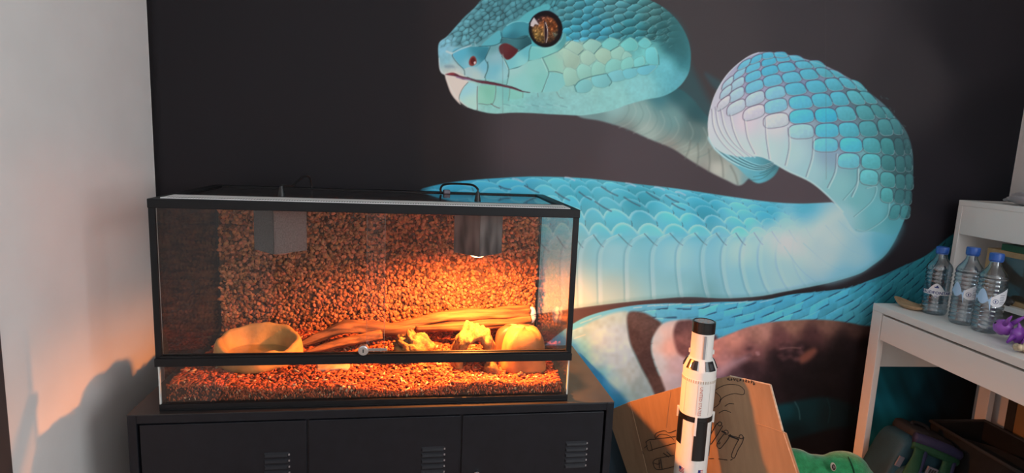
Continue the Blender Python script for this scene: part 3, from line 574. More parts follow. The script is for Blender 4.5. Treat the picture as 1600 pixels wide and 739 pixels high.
M_frame=mat('window_frame_white',(.8,.8,.8),.4)
wf=MB();t=.05
wf.box(WX1+.02,WX1+.07,wy0,wy1,wz0,wz0+t).box(WX1+.02,WX1+.07,wy0,wy1,wz1-t,wz1).box(WX1+.02,WX1+.07,wy0,wy0+t,wz0,wz1).box(WX1+.02,WX1+.07,wy1-t,wy1,wz0,wz1)
win=struct(wf.build('window_1',M_frame));MB().box(WX1+.04,WX1+.045,wy0+t,wy1-t,wz0+t,wz1-t).build('pane',glass('window_glass'),win)
w2=MB().box(fx0_,fx1_,WY0-.07,WY0-.02,fz0,fz0+t).box(fx0_,fx1_,WY0-.07,WY0-.02,fz1-t,fz1).box(fx0_,fx0_+t,WY0-.07,WY0-.02,fz0+t,fz1-t).box(fx1_-t,fx1_,WY0-.07,WY0-.02,fz0+t,fz1-t)
win2=struct(w2.build('rear_fill_window',M_frame));MB().box(fx0_+t,fx1_-t,WY0-.047,WY0-.042,fz0+t,fz1-t).build('pane',glass('window_glass'),win2)  # unseen rear window, added to go with the fill light
# dark casing at the left edge of the view
struct(MB().box(WX0,WX0+.012,-.72,-.645,0,2.1).build('trim_1',mat('dark_casing',(.045,.042,.045),.5),bevel=.002))
# ---------------- mural ----------------
def px_of(Pt):
    d=Pt-CAM;z=d@AZ
    return 800+FPX*(d@AX)/z,369.5+FPX*(d@AY)/z
def make_mural():
    C=paint_mural()
    H,W,_=C.shape
    mx0,mx1,mz0,mz1=WX0+.002,WX1-.002,.02,WH-.02
    # coarse outside the figure, fine where the snake is printed
    fx0,fx1=.57,WX1-.004;step=.00205
    xs=np.concatenate([np.arange(mx0,fx0,.03),np.arange(fx0,fx1,step),[mx1]])
    zs=np.concatenate([np.arange(mz0,.22,.01),np.arange(.22,.45,.004),np.arange(.45,1.74,step),np.arange(1.74,mz1,.02),[mz1]])
    nx,nz=len(xs),len(zs);XX,ZZ=np.meshgrid(xs,zs)
    Yv=WY1-.0015
    P3=np.stack([XX.ravel(),np.full(XX.size,Yv),ZZ.ravel()],1)
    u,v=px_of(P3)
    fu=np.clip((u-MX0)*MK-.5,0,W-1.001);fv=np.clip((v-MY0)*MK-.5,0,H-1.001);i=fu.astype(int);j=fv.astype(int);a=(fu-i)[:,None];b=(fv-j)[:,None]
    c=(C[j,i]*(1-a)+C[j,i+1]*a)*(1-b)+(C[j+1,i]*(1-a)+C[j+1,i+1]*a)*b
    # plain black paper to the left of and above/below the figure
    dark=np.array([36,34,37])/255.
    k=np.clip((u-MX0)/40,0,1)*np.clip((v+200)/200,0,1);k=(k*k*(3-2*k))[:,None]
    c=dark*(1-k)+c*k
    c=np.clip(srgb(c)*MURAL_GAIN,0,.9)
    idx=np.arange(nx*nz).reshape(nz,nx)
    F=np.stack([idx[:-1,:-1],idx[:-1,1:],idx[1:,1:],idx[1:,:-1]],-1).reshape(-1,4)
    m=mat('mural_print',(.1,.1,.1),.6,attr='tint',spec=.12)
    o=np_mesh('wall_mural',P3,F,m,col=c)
    s=o.modifiers.new('thickness','SOLIDIFY');s.thickness=.001;s.offset=-1
    return tag(o,'black wallpaper mural printed with a huge turquoise coiled snake','mural')
MURAL_GAIN=1.2
mural=make_mural()
# ---------------- locker cabinet ----------------
TH=.0592;TO=Vector((0,-.5045,0));TM=Matrix.Translation(TO)@Matrix.Rotation(TH,4,'Z')
def tw(x,y,z): return TM@Vector((x,y,z))
M_cab=mat('black_locker_metal',(.009,.0105,.0145),.42,spec=.25,var=.12,scale=40,bump=.04,bscale=300)
M_cabtop=mat('black_locker_top',(.02,.02,.021),.38,var=.25,scale=14)
cab=thing('locker_cabinet','low black metal three-door locker cabinet under the glass terrarium','cabinet',tw(0,0,0),TH)
CX0,CX1,CY0,CY1=-.06,1.119,-.0155,.43
b=MB();b.box(CX0,CX0+.02,CY0,CY1,.06,.578).box(CX1-.02,CX1,CY0,CY1,.06,.578).box(CX0+.02,CX1-.02,CY1-.01,CY1,.06,.578).box(CX0+.02,CX1-.02,CY0,CY1-.01,.06,.09)
b.box(CX0+.02,CX1-.02,CY0,CY0+.02,.557,.578)
for xx in(.342,.718): b.box(xx-.008,xx+.008,CY0+.006,CY1-.01,.09,.557)
b.build('body',M_cab,cab,bevel=.0015)
MB().box(CX0,CX1,CY0,CY1,.578,.580).build('top_panel',M_cabtop,cab)
for xx in(CX0+.03,CX1-.07):
    for yy in(CY0+.02,CY1-.06): MB().box(xx,xx+.04,yy,yy+.04,0,.06).build('foot',M_cab,cab)
M_lv=mat('louvre_metal',(.012,.0135,.018),.4,spec=.3)
edges=[-.037,.342,.718,1.096]
lx=[.24,.618,.993]
for k in range(3):
    x0,x1=edges[k]+.0025,edges[k+1]-.0025
    d=MB().box(x0,x1,CY0+.001,CY0+.017,.095,.5535).build('door',M_cab,cab,bevel=.0015)
    for bank in(.473,.185):
        for q in range(5):
            z=bank-q*.0158;h=.0105;xa,xb=lx[k],lx[k]+.058
            MB().add([(xa,CY0+.001,z),(xb,CY0+.001,z),(xb,CY0+.001,z-h),(xa,CY0+.001,z-h),(xa+.003,CY0-.0045,z-h+.001),(xb-.003,CY0-.0045,z-h+.001),(xb-.003,CY0-.003,z-.004),(xa+.003,CY0-.003,z-.004)],
               [(0,1,6,7),(7,6,5,4),(0,7,4,3),(1,2,5,6),(3,4,5,2)]).build('louvre',M_lv,d)
            if bank>.4: MB().box(xb-.001,xb+.0025,CY0-.001,CY0+.001,z-.0085,z-.004).build('louvre_end_glint',mat('painted_glint_metal',(.35,.35,.37),.35,.6),d)  # pale chip paints the shine at the louvre's open end
    lk=MB();lk.cyl((x0+.04,CY0+.001,.393),(x0+.04,CY0-.006,.393),.009,20);lk.box(x0+.0375,x0+.0425,CY0-.011,CY0-.006,.385,.401)
    lk.build('lock',mat('lock_chrome',(.5,.5,.52),.25,1.),d)
# ---------------- terrarium ----------------
Z0,Z1=.58,1.084
ter=thing('glass_terrarium','large black-framed glass terrarium with cork back standing on the cabinet','terrarium',tw(0,0,Z0),TH)
def T_(mb,name,m,parent=ter,**k):
    mb.v=[(x,y,z-Z0) for x,y,z in mb.v];return mb.build(name,m,parent,**k)
M_fr=mat('black_terrarium_frame',(.009,.0092,.0105),.45,spec=.22,bump=.05,bscale=350)
M_gl=glass('terrarium_glass',(.975,.98,.978),.020)
M_edge=mat('polished_glass_edge',(.55,.60,.58),.25,spec=.8)
M_edge2=mat('dull_glass_edge',(.16,.13,.11),.35)
TD=.452
f=MB().box(0,1,0,.03,1.063,Z1).box(0,1,TD-.03,TD,1.063,Z1).box(0,.03,.03,TD-.03,1.063,Z1).box(.97,1,.03,TD-.03,1.063,Z1)
T_(f,'top_rim',M_fr,bevel=.0015)
T_(MB().box(.004,.996,.001,TD-.001,Z0,.5845).box(.004,.996,.001,.012,.5845,.596).box(.004,.996,TD-.012,TD-.001,.5845,.596).box(.004,.015,.012,TD-.012,.5845,.596).box(.985,.996,.012,TD-.012,.5845,.596),'base_tray',M_fr,bevel=.001)
T_(MB().box(.001,.999,-.006,.016,.692,.7115).box(.012,.988,-.004,.0015,.7115,.7165).box(.012,.988,.010,.016,.7115,.7165),'front_rail',M_fr,bevel=.001)
for x0,x1,y0,y1 in((.002,.016,.0,.006),(.984,.998,.0,.006)): T_(MB().box(x0,x1,y0,y1,.7115,1.063),'corner_post',M_fr)
for x0,x1 in((.003,.012),(.988,.997)): T_(MB().box(x0,x1,TD-.01,TD-.001,.596,1.063),'corner_post',M_fr)
p=T_(MB().box(.006,.994,.004,.009,.596,.692),'lower_front_pane',M_gl)
for x in(.0045,.9925): T_(MB().box(x,x+.003,.0035,.0095,.596,.692),'pane_edge',M_edge)
p=T_(MB().box(.014,.522,.0018,.0055,.7120,1.064),'sliding_door_pane',M_gl);T_(MB().box(.522,.5228,.0018,.0055,.7165,1.063),'pane_edge',M_edge2,p)
p=T_(MB().box(.48,.986,.0062,.0098,.7120,1.064),'sliding_door_pane',M_gl);T_(MB().box(.4794,.48,.0062,.0098,.7165,1.063),'pane_edge',M_edge2,p)
for x in(.004,.990): T_(MB().box(x,x+.006,.011,TD-.012,.596,1.063),'side_pane',M_gl)
T_(MB().box(.012,.988,TD-.009,TD-.003,.596,1.063),'back_pane',M_gl)
# lid: perforated strip in front, glass sheet behind
M_strip=mat('pale_aluminium_vent',(.80,.80,.79),.6)
T_(MB().box(.022,.978,.016,.095,1.0842,1.0858),'vent_strip',M_strip)
holes=MB()
for i in range(156):
    x=.034+i*.006
    for q in range(2): holes.box(x,x+.0028,.022+q*.008,.026+q*.008,1.0857,1.0861)
hp=T_(holes,'vent_perforation',mat('dark_hole',(.03,.03,.03),.8));hp['kind']='stuff'
T_(MB().box(.028,.972,.095,.1005,1.0765,1.0865),'strip_edge',M_fr)
T_(MB().box(.028,.972,.1005,TD-.028,1.0765,1.0805),'lid_glass',glass('lid_glass_smoky',(.72,.72,.72),.06,.05,1.,.05,(.2,.2,.2)))
# lock on the sliding doors
lk=MB();lk.cyl((.474,-.014,.729),(.474,.0015,.729),.0125,24);lk.cyl((.474,-.018,.729),(.474,-.014,.729),.0100,24)
lk=T_(lk,'door_lock',mat('bright_chrome',(.8,.8,.82),.22,1.),auto=40)
T_(MB().box(.4725,.4755,-.0185,-.0178,.725,.733),'keyhole',mat('dark_hole',(.03,.03,.03),.8),lk)
T_(MB().box(.486,.530,-.010,-.0060,.7255,.7325).box(.497,.5,-.0115,-.0055,.7245,.7335).box(.514,.517,-.0115,-.0055,.7245,.7335),'lock_rack',mat('brushed_rack',(.42,.41,.40),.35,.9),bevel=.0006)
# cork background: thousands of pressed cork granules
rng=np.random.default_rng(3)
M_corkb=mat('cork_board',(.07,.035,.02),.9)
cb=T_(MB().box(.014,.986,.428,.440,.596,1.06),'cork_background',M_corkb)
n=9500
cen=np.stack([rng.uniform(.016,.984,n),.428-rng.uniform(-.002,.006,n),rng.uniform(.62,1.058,n)],1)-np.array([0,0,Z0])
sz=np.stack([rng.uniform(.0045,.0110,n),rng.uniform(.003,.006,n),rng.uniform(.0042,.0085,n)],1)
V,F=chips(cen,sz,rand_rots(n,rng,.7),ICO,.22,rng)
tone=rng.uniform(.35,1.25,n)[:,None]*np.where(rng.random(n)[:,None]<.10,.30,1.)*np.array([.38,.155,.072])*(1+.12*rng.uniform(-1,1,(n,3)))
ck=np_mesh('cork_granules',V,F,mat('cork_granule',(.3,.16,.09),.85,attr='tint',spec=.2),cb,np.repeat(tone,12,0));ck['kind']='stuff'
# substrate of bark chips
def sub_z(x,y):
    return .633+.010*np.sin(7*x+1.)*np.cos(9*y+.5)+.006*np.sin(19*x+11*y)-.016*np.clip((x-.55)/.4,0,1)*np.clip((.16-y)/.16,0,1)-.010*np.clip((.07-y)/.07,0,1)*(1+np.sin(5*x))*.7+.012*np.clip((y-.25)/.2,0,1)
gx=np.linspace(.0155,.9845,110);gy=np.linspace(.0135,.426,46);XX,YY=np.meshgrid(gx,gy);ZZ=sub_z(XX,YY)-.006+.002*rng.standard_normal(XX.shape)
nx,ny=len(gx),len(gy);top=np.stack([XX.ravel(),YY.ravel(),ZZ.ravel()],1);idx=np.arange(nx*ny).reshape(ny,nx)
F=[np.stack([idx[:-1,:-1],idx[:-1,1:],idx[1:,1:],idx[1:,:-1]],-1).reshape(-1,4)]
ring=np.concatenate([idx[0,:],idx[1:,-1],idx[-1,-2::-1],idx[-2:0:-1,0]]);bot=top[ring].copy();bot[:,2]=.597
r2=nx*ny+np.arange(len(ring));F.append(np.stack([ring,r2,np.roll(r2,-1),np.roll(ring,-1)],1))
Vb=np.vstack([top,bot]);Fb=np.vstack(F);cbase=np.tile(np.array([[.035,.016,.010]]),(len(Vb),1))
n=9000
x=rng.uniform(.022,.978,n);y=.02+.40*rng.random(n)**1.35
cen=np.stack([x,y,sub_z(x,y)-.004+.007*rng.random(n)],1)
# chips pressed against the front pane
n2=2600;x2=rng.uniform(.022,.978,n2);z2=.600+(sub_z(x2,.016)-.600)*rng.random(n2);cen2=np.stack([x2,np.full(n2,.0155)+.003*rng.random(n2),z2],1)
cen=np.vstack([cen,cen2]);n=len(cen)
sz=np.stack([rng.uniform(.008,.021,n)*(1+.8*(rng.random(n)<.08)),rng.uniform(.0035,.0075,n),rng.uniform(.0018,.0045,n)],1)
sz[-n2:]*=np.array([.75,.45,1.6])
V,F=chips(cen,sz,rand_rots(n,rng,.45),BOXT,.15,rng)
V[:,1]=np.clip(V[:,1],.0122,.43);V[:,0]=np.clip(V[:,0],.0155,.9845)
tone=rng.uniform(.35,1.3,n)[:,None]*np.array([.38,.090,.036])*(1+.15*rng.uniform(-1,1,(n,3)));pale=rng.random(n)<.05;tone[pale]=np.array([.5,.33,.2])*rng.uniform(.7,1.2,(pale.sum(),1))
tone[-n2:]*=.9
Vall=np.vstack([Vb,V]);Fall=np.vstack([Fb,F+len(Vb)])-0
Vall[:,2]-=Z0
sub=np_mesh('bark_substrate',Vall,Fall,mat('bark_chip',(.2,.08,.05),.85,attr='tint',spec=.25),None,np.vstack([cbase,np.repeat(tone,8,0)]))
sub.location=tw(0,0,Z0);sub.rotation_euler=(0,0,TH);tag(sub,'loose reddish bark chips covering the terrarium floor','substrate',kind='stuff')
# ---------------- heat lamps ----------------
def heat_lamp(x,y,label,m,lit):
    t=thing('heat_lamp',label,'lamp',tw(x,y,.948),TH+math.radians(43),'square lamp guards under the terrarium lid')
    h=.0457;H=1.0755-.948
    for k in range(4):
        MB().box(-h,h,-h,-h+.002,0,H).build('guard_panel',m,t,rot=(0,0,k*math.pi/2),bevel=.0005)
    MB().box(-h+.003,h-.003,-h+.003,h-.003,H-.004,H-.001).build('mounting_plate',M_fr,t)
    MB().lathe([(.016,.075),(.02,.08),(.02,.105),(.017,H-.004)],20).build('lamp_holder',mat('white_ceramic',(.7,.68,.64),.4),t,auto=40)
    bm_=mat('lit_bulb_glass',(.9,.8,.6),.3,emit=((1.,.62,.28),9.)) if lit else mat('unlit_bulb_glass',(.25,.24,.23),.25)
    MB().lathe([(.002,-.013),(.012,-.0115),(.022,-.006),(.029,.004),(.031,.014),(.028,.03),(.018,.055),(.015,.075)],28).build('bulb',bm_,t,smooth=True)
    return t
M_g1=mat('hammered_grey_guard',(.055,.058,.06),.7,0,col2=(.11,.114,.114),scale=260,bump=.35,bscale=260)
M_g2=mat('guard_swirl_reflection',(.010,.010,.011),.6,0,col2=(.12,.12,.12),scale=34,detail=1.,stretch=(1,1,.28))  # swirled tones paint a reflection onto the guard panels
heat_lamp(.2555,.13,'unlit grey square lamp guard hanging at the left of the terrarium',M_g1,False)
hl=heat_lamp(.759,.13,'lit square lamp guard with a glowing bulb at the right of the terrarium',M_g2,True)
ld=bpy.data.lights.new('heat_bulb_light','SPOT');ld.spot_size=math.radians(171);ld.spot_blend=.50;ld.energy=LAMP_POWER;ld.color=LAMP_COL;ld.shadow_soft_size=.022
lo=bpy.data.objects.new('heat_bulb_light',ld);COL.objects.link(lo);lo.location=tw(.759,.13,.928)
# ---------------- furnishings of the terrarium ----------------
def tthing(name,label,cat,x,y,z,rz=0.,group=None): return thing(name,label,cat,tw(x,y,z),TH+rz,group)
# resin water bowl with an uneven rim
def bowl():
    t=tthing('water_bowl','ochre resin rock water bowl on the bark at the left','bowl',.180,.185,.628)
    n=44;rg=random.Random(4);ph=[rg.uniform(0,6.28) for _ in range(6)]
    def wob(a): return 1+.05*math.sin(2*a+ph[0])+.04*math.sin(3*a+ph[1])+.025*math.sin(5*a+ph[2])+.012*math.sin(9*a+ph[3])
    def rim(a): return .066+.016*math.sin(a-.2)+.014*math.exp(-((((a-1.15+math.pi)%(2*math.pi))-math.pi)/.35)**2)+.004*math.sin(4*a+ph[4])+.003*math.sin(7*a+ph[5])
    rows=[(.90,0.,0),(1.0,.12,0),(1.04,.35,0),(1.03,.6,0),(1.0,.85,0),(.97,.98,0),(.91,1.0,0),(.85,.93,0),(.79,.66,0),(.74,.42,0),(.70,.34,0),(.55,.33,1),(.30,.325,1),(.02,.325,1)]
    V=[];F=[]
    for s,h,fl in rows:
        for k in range(n):
            a=2*math.pi*k/n;w_=wob(a) if not fl else 1;r=rim(a);z=(h*r if not fl else h*.066)+(.002*math.sin(11*a+30*h) if not fl else 0)
            V.append((.102*s*w_*math.cos(a),.092*s*w_*math.sin(a),z))
    m=len(rows)
    for i in range(m-1):
        for k in range(n): F.append((i*n+k,i*n+(k+1)%n,(i+1)*n+(k+1)%n,(i+1)*n+k))
    F.append(tuple(range(n-1,-1,-1)));F.append(tuple((m-1)*n+k for k in range(n)))
    MB().add(V,F).build('basin',mat('ochre_resin',(.50,.27,.075),.75,var=.18,scale=26,bump=.5,bscale=70),t,smooth=True)
    V=[(.079*wob(2*math.pi*k/n)*math.cos(2*math.pi*k/n),.071*wob(2*math.pi*k/n)*math.sin(2*math.pi*k/n),.030) for k in range(n)]
    MB().extrude(V,(0,0,.001)).build('water',glass('still_water',(.93,.95,.95),.03),t)
bowl()
# driftwood
def interp_path(pts,n):
    p=[Vector(q) for q in pts];out=[]
    q=[2*p[0]-p[1]]+p+[2*p[-1]-p[-2]]
    for i in range(len(p)-1):
        a,b,c,d=q[i:i+4]
        for k in range(n):
            t=k/n;out.append(.5*((2*b)+(c-a)*t+(2*a-5*b+4*c-d)*t*t+(3*b-a-3*c+d)*t**3))
    return out+[p[-1]]
def log_mesh(pts,rad,n=26,seg=9,seed=1,ridge=.24,flat=1.):
    P=interp_path(pts,seg);R=np.interp(np.linspace(0,len(pts)-1,len(P)),range(len(pts)),rad);mb=MB();mb.tube(P,list(R),n,True,flat)
    rg=random.Random(seed);ph=[rg.uniform(0,6.28) for _ in range(5)]
    for i in range(len(P)):
        for k in range(n):
            a=2*math.pi*k/n;u=i*.35
            s=1+ridge*(.5*math.sin(5*a+ph[0]+u*.35)+.35*math.sin(9*a+ph[1]-u*.5)+.35*math.sin(2*a+ph[2]+u)+.25*math.sin(u*1.7+ph[3]))
            v=Vector(mb.v[i*n+k]);mb.v[i*n+k]=tuple(P[i]+(v-P[i])*s)
    return mb
M_wood=mat('driftwood',(.045,.017,.007),.8,col2=(.24,.10,.033),scale=26,bump=1.,bscale=34,stretch=(.22,3,3))
t=tthing('driftwood_log','long twisted driftwood log lying across the terrarium below the cork back','driftwood',.6,.31,.64)
L=lambda pts:[(a-.6,b-.31,c-.64) for a,b,c in pts]
log_mesh(L([(.27,.25,.652),(.33,.27,.672),(.40,.28,.695),(.47,.29,.688),(.55,.29,.686),(.63,.30,.703),(.71,.305,.720),(.80,.31,.722),(.88,.31,.728),(.945,.31,.732)]),[.007,.013,.018,.019,.019,.019,.020,.020,.019,.017],seed=3).build('trunk',M_wood,t,smooth=True)
log_mesh(L([(.30,.20,.648),(.36,.215,.662),(.42,.24,.668),(.50,.27,.676)]),[.005,.010,.013,.012],seed=8).build('branch',M_wood,t,smooth=True)
log_mesh(L([(.60,.28,.690),(.70,.275,.696),(.80,.285,.698),(.90,.295,.703),(.948,.30,.708)]),[.008,.012,.014,.015,.013],seed=11).build('branch',M_wood,t,smooth=True)
MB().tube(interp_path(L([(.943,.305,.700),(.951,.305,.708),(.953,.305,.722),(.951,.306,.738),(.944,.306,.744)]),4),[.006+.006*math.sin(math.pi*i/16) for i in range(17)],12).build('cut_end',mat('pale_cut_wood',(.86,.78,.78),.6),t,smooth=True)
# rocks and hides
M_rock=mat('amber_rock',(.05,.024,.010),.85,col2=(.32,.165,.04),scale=70,bump=1.,bscale=90)
t=tthing('rock_cave','knobbly arched rock cave with a dark opening below the lit lamp','rock cave',.758,.138,.622)
def arch(seed,w,d,h,th_,tz=None):
    n=40;m=16;rg=random.Random(seed);V=[];F=[]
    ph=[rg.uniform(0,6.28) for _ in range(6)]
    for sh in(0,1):
        k=1-sh*th_;kz=1-sh*(th_ if tz is None else tz)
        for j in range(m+1):
            y=-d/2+d*j/m
            for i in range(n+1):
                a=math.pi*i/n;q=1+(.045*math.sin(5*a+ph[0]+y*40)+.04*math.sin(9*a+ph[1]-y*60)+.03*math.sin(17*a+ph[2]+130*y))*(1 if not sh else .4)
                taper=1-.18*(abs(y)/(d/2))**2
                V.append((w/2*k*q*math.cos(a)*taper,y*(1 if not sh else .99),max(0,h*kz*q*math.sin(a)*taper)))
    o=(m+1)*(n+1);id=lambda s,j,i:s*o+j*(n+1)+i
    for j in range(m):
        for i in range(n):
            F+= [(id(0,j,i),id(0,j,i+1),id(0,j+1,i+1),id(0,j+1,i)),(id(1,j,i),id(1,j+1,i),id(1,j+1,i+1),id(1,j,i+1))]
    for j in(0,m):
        for i in range(n): F.append((id(0,j,i),id(1,j,i),id(1,j,i+1),id(0,j,i+1)))
    for i in(0,n):
        for j in range(m): F.append((id(0,j,i),id(0,j+1,i),id(1,j+1,i),id(1,j,i)))
    return MB().add(V,F)
arch(5,.132,.105,.126,.36,.09).build('shell',M_rock,t,smooth=True)
MB().blob((.045,-.05,.012),(.022,.018,.024),9,.25,3,14,9).build('foot_stone',M_rock,t,smooth=True)
t=tthing('lava_rock','small knobbly rock lump beside the door lock in front of the log','rock',.592,.175,.625)
mb=MB().blob((0,0,.034),(.056,.042,.050),21,.22,6.0,40,26);mb.build('lump',M_rock,t,smooth=True)
t=tthing('stone_hide','smooth sand-coloured stone hide at the right end of the terrarium','hide',.893,.150,.612)
def sq(e): return Vector((e.x*(1-.28*max(0,e.z)/.06),e.y*(1-.2*max(0,e.z)/.06),e.z if e.z>0 else e.z*.25))
def superb(c,r,p,seed,sq_=None,nu=32,nv=20,amp=.03):
    rg=random.Random(seed);ph=[rg.uniform(0,6.3) for _ in range(4)];V=[];F=[]
    sp=lambda v:math.copysign(abs(v)**p,v)
    for j in range(nv+1):
        q=math.pi*j/nv
        for i in range(nu):
            a=2*math.pi*i/nu;k=1+amp*(math.sin(3*a+ph[0])*math.sin(2*q+ph[1])+.6*math.sin(7*a+ph[2]+3*q))
            e=Vector((r[0]*sp(math.sin(q))*sp(math.cos(a)),r[1]*sp(math.sin(q))*sp(math.sin(a)),r[2]*sp(math.cos(q))))*k
            if sq_: e=sq_(e)
            V.append(Vector(c)+e)
    for j in range(nv):
        for i in range(nu): F.append((j*nu+i,(j+1)*nu+i,(j+1)*nu+(i+1)%nu,j*nu+(i+1)%nu))
    return MB().add(V,F)
M_stone=mat('sand_stone',(.25,.125,.035),.7,var=.35,scale=18,bump=.3,bscale=60)
superb((.004,-.02,.035),(.068,.062,.092),.55,4,lambda e:Vector((e.x*(1-.22*(e.z+.09)/.18),e.y*(1-.15*(e.z+.09)/.18),e.z if e.z>0 else e.z*.35))).build('dome',M_stone,t,smooth=True)
superb((.004,.080,.035),(.066,.035,.068),.6,7,lambda e:Vector((e.x,e.y,e.z if e.z>0 else e.z*.4))).build('rear_ledge',mat('brown_stone',(.12,.06,.03),.5,var=.3,scale=20),t,smooth=True)
a=arch(15,.04,.012,.022,.5);a.v=[(x-.012,y-.082,z) for x,y,z in a.v];a.build('entrance_lip',mat('brown_stone',(.2,.1,.05),.6),t,smooth=True)
t=tthing('bark_slab','flat pale slab of bark on the substrate right of the water bowl','bark',.385,.115,.640,.15)
mb=superb((0,0,0),(.042,.03,.008),.7,31,None,amp=.10);mb.build('slab',mat('pale_bark',(.42,.27,.17),.85,var=.3,scale=50,bump=.6),t,smooth=True)
# cables on the lid
M_cbl=mat('black_cable',(.012,.012,.013),.45)
def cable(label,pts,px):
    t=thing('lamp_cable',label,'cable',tw(px[0],px[1],1.0815),TH)
    l=[(a-px[0],b-px[1],c-1.0815) for a,b,c in pts]
    MB().tube(interp_path(l,6),.0032,10).build('cord',M_cbl,t,smooth=True)
    MB().lathe([(.009,0),(.0085,.006),(.006,.018),(.0042,.027)],16).build('strain_relief',M_cbl,t,auto=40)
    return t
cable('black lamp cable arching over the lid near the lit lamp',[(.758,.169,1.105),(.757,.172,1.116),(.745,.20,1.124),(.72,.26,1.122),(.69,.34,1.116),(.672,.385,1.108),(.666,.40,1.095),(.668,.405,1.0845)],(.758,.169))
cable('short black cable stub on the lid above the unlit lamp',[(.253,.159,1.105),(.255,.17,1.109),(.262,.26,1.104),(.270,.36,1.122),(.280,.40,1.118),(.283,.415,1.095),(.283,.416,1.0845)],(.253,.159))
MB().box(-.01,.01,-.008,.008,0,.012).build('cable_grommet',mat('blue_grey_rubber',(.10,.12,.16),.5),None,bevel=.002,loc=tw(.685,.405,1.081),rot=(0,0,TH+.2))
tag(bpy.data.objects['cable_grommet'],'small blue-grey rubber grommet on the lid beside the arched cable','grommet')
# ---------------- cardboard sheet leaning on the wall ----------------
def ray_plane(px,py,p0,nrm):
    d=AX*((px-800)/FPX)+AY*((py-369.5)/FPX)+AZ;t=((np.array(p0)-CAM)@nrm)/(d@nrm);return CAM+t*d
M_card=mat('corrugated_cardboard',(.36,.235,.14),.9,var=.07,scale=12,bump=.12,bscale=60,stretch=(1,8,1))
M_cedge=mat('cardboard_edge',(.56,.45,.34),.9,var=.2,scale=120)
M_ink=mat('marker_ink',(.018,.016,.018),.6)
psi_,phi_=.96,-.21;cp0=np.array([1.425,-.32,.535]);cn=np.array([-math.sin(psi_)*math.cos(phi_),-math.cos(psi_)*math.cos(phi_),math.sin(phi_)])   # faces the room
card=thing('cardboard_sheet','big folded cardboard sheet with marker doodles leaning on the mural','cardboard',(1.55,-.28,0))
CO=Vector((1.55,-.28,0))
def cpt(px,py,off=0.): return Vector(ray_plane(px,py,cp0+cn*off,cn))-CO
def cfloor(px):  # foot of the sheet below a column
    q=cpt(px,739);return q
def panel(pts,name,m,thick=.005):
    return MB().extrude([tuple(p) for p in pts],tuple(-cn*thick)).build(name,m,card)
tl,pk,tr=cpt(985,628),cpt(1140,588),cpt(1203,602)
def down(p,q):  # extend the line p->q on the sheet until the floor
    d=q-p;return p+d*(-p.z/d.z)
f1=down(tl,cpt(1012,739));n1,n2=cpt(1224,676),cpt(1245,739);fr=down(n1,n2)
mid=cpt(1060,606);nb=cpt(1222,673);nc=cpt(1228,678)
panel([f1,tl,mid,pk,tr,nb,n1,nc,fr],'main_panel',M_card)
# folded left wing comes slightly forward
wl=cpt(952,640)+Vector(cn)*.015;wf_=Vector((f1.x-.05,f1.y+.06,0.0))
MB().extrude([tuple(f1+Vector((-.002,0,.001))),tuple(tl+Vector((-.002,0,0))),tuple(wl),tuple(wf_)],tuple(-cn*.005)).build('folded_wing',M_card,card)
for a,b,r_ in((tr,nb,.0028),(n1,fr,.0028),(pk,tr,.0018),(tl,f1,.0022)):
    MB().tube([a-Vector(cn)*.0025,b-Vector(cn)*.0025],r_+.0004,6).build('corrugated_edge',M_cedge,card)
MB().tube([cpt(1182,662,.0005),cpt(1205,669,.0005),n1],.0012,5).build('crease',M_card,card)
MB().tube([cpt(1048,612,.0005),cpt(1044,640,.0005),cpt(1041,668,.0005)],.0008,5).build('crease',M_card,card)
cs=lambda L:[(a/2.853+940,b/2.853+480) for a,b in L]
def doodle(strokes,name,w=.0016):
    mb=MB()
    for st in strokes:
        ww=w
        if isinstance(st,tuple): ww,st=st
        P=[cpt(*p,.0004) for p in cs(st)]
        P=interp_path(P,4) if len(P)>2 else P
        mb.tube(P,ww/2*1.3,5,flat=1)
    return mb.build(name,M_ink,card)
circ=lambda x,y,r:[(x+r*math.cos(a*.7),y+r*math.sin(a*.7)) for a in range(10)]
doodle([circ(527,520,9),[(516,517),(495,550),(475,595),(485,610),(500,592),(522,560),(540,528)],(.0035,[(535,552),(556,562)]),circ(555,558,10),[(545,566),(520,600),(514,618),(528,630),(545,612),(562,590),(574,566)],(.0035,[(566,572),(612,590)]),[(570,570),(618,584)],circ(622,578,9),[(612,588),(590,630),(579,664),(592,672),(606,640),(626,605),(634,580)],circ(523,605,5),[(480,675),(500,674)],[(520,676),(560,681)],[(575,682),(583,678)]],'marker_drawing')
doodle([[(238,582),(243,562),(280,550),(300,560),(332,548)],[(196,602),(215,590),(240,588),(330,576)],[(198,600),(208,638),(236,632),(326,606)],[(160,640),(176,646),(190,655)],[(172,634),(186,648)],[(216,598),(222,620),(226,640)],[(240,585),(262,566),(300,572),(322,592)],[(190,628),(205,616)]],'marker_drawing')
doodle([[(228,692),(246,676),(322,660)],[(228,692),(240,720),(270,723),(332,708)],(.003,[(263,676),(270,720)]),(.002,[(256,680),(258,718)]),(.0025,[(275,650),(300,668)]),(.0025,[(290,644),(312,664)]),[(232,694),(250,700),(262,694)]],'marker_drawing')
doodle([[(486,388),(518,362),(560,345),(610,348),(636,370),(630,390),(590,385),(545,400),(525,422),(531,402),(508,378)],[(496,452),(524,432),(531,408)],[(550,442),(568,430),(590,431)],[(523,472),(548,460),(576,469)],[(505,385),(500,372)]],'marker_drawing',.0013)
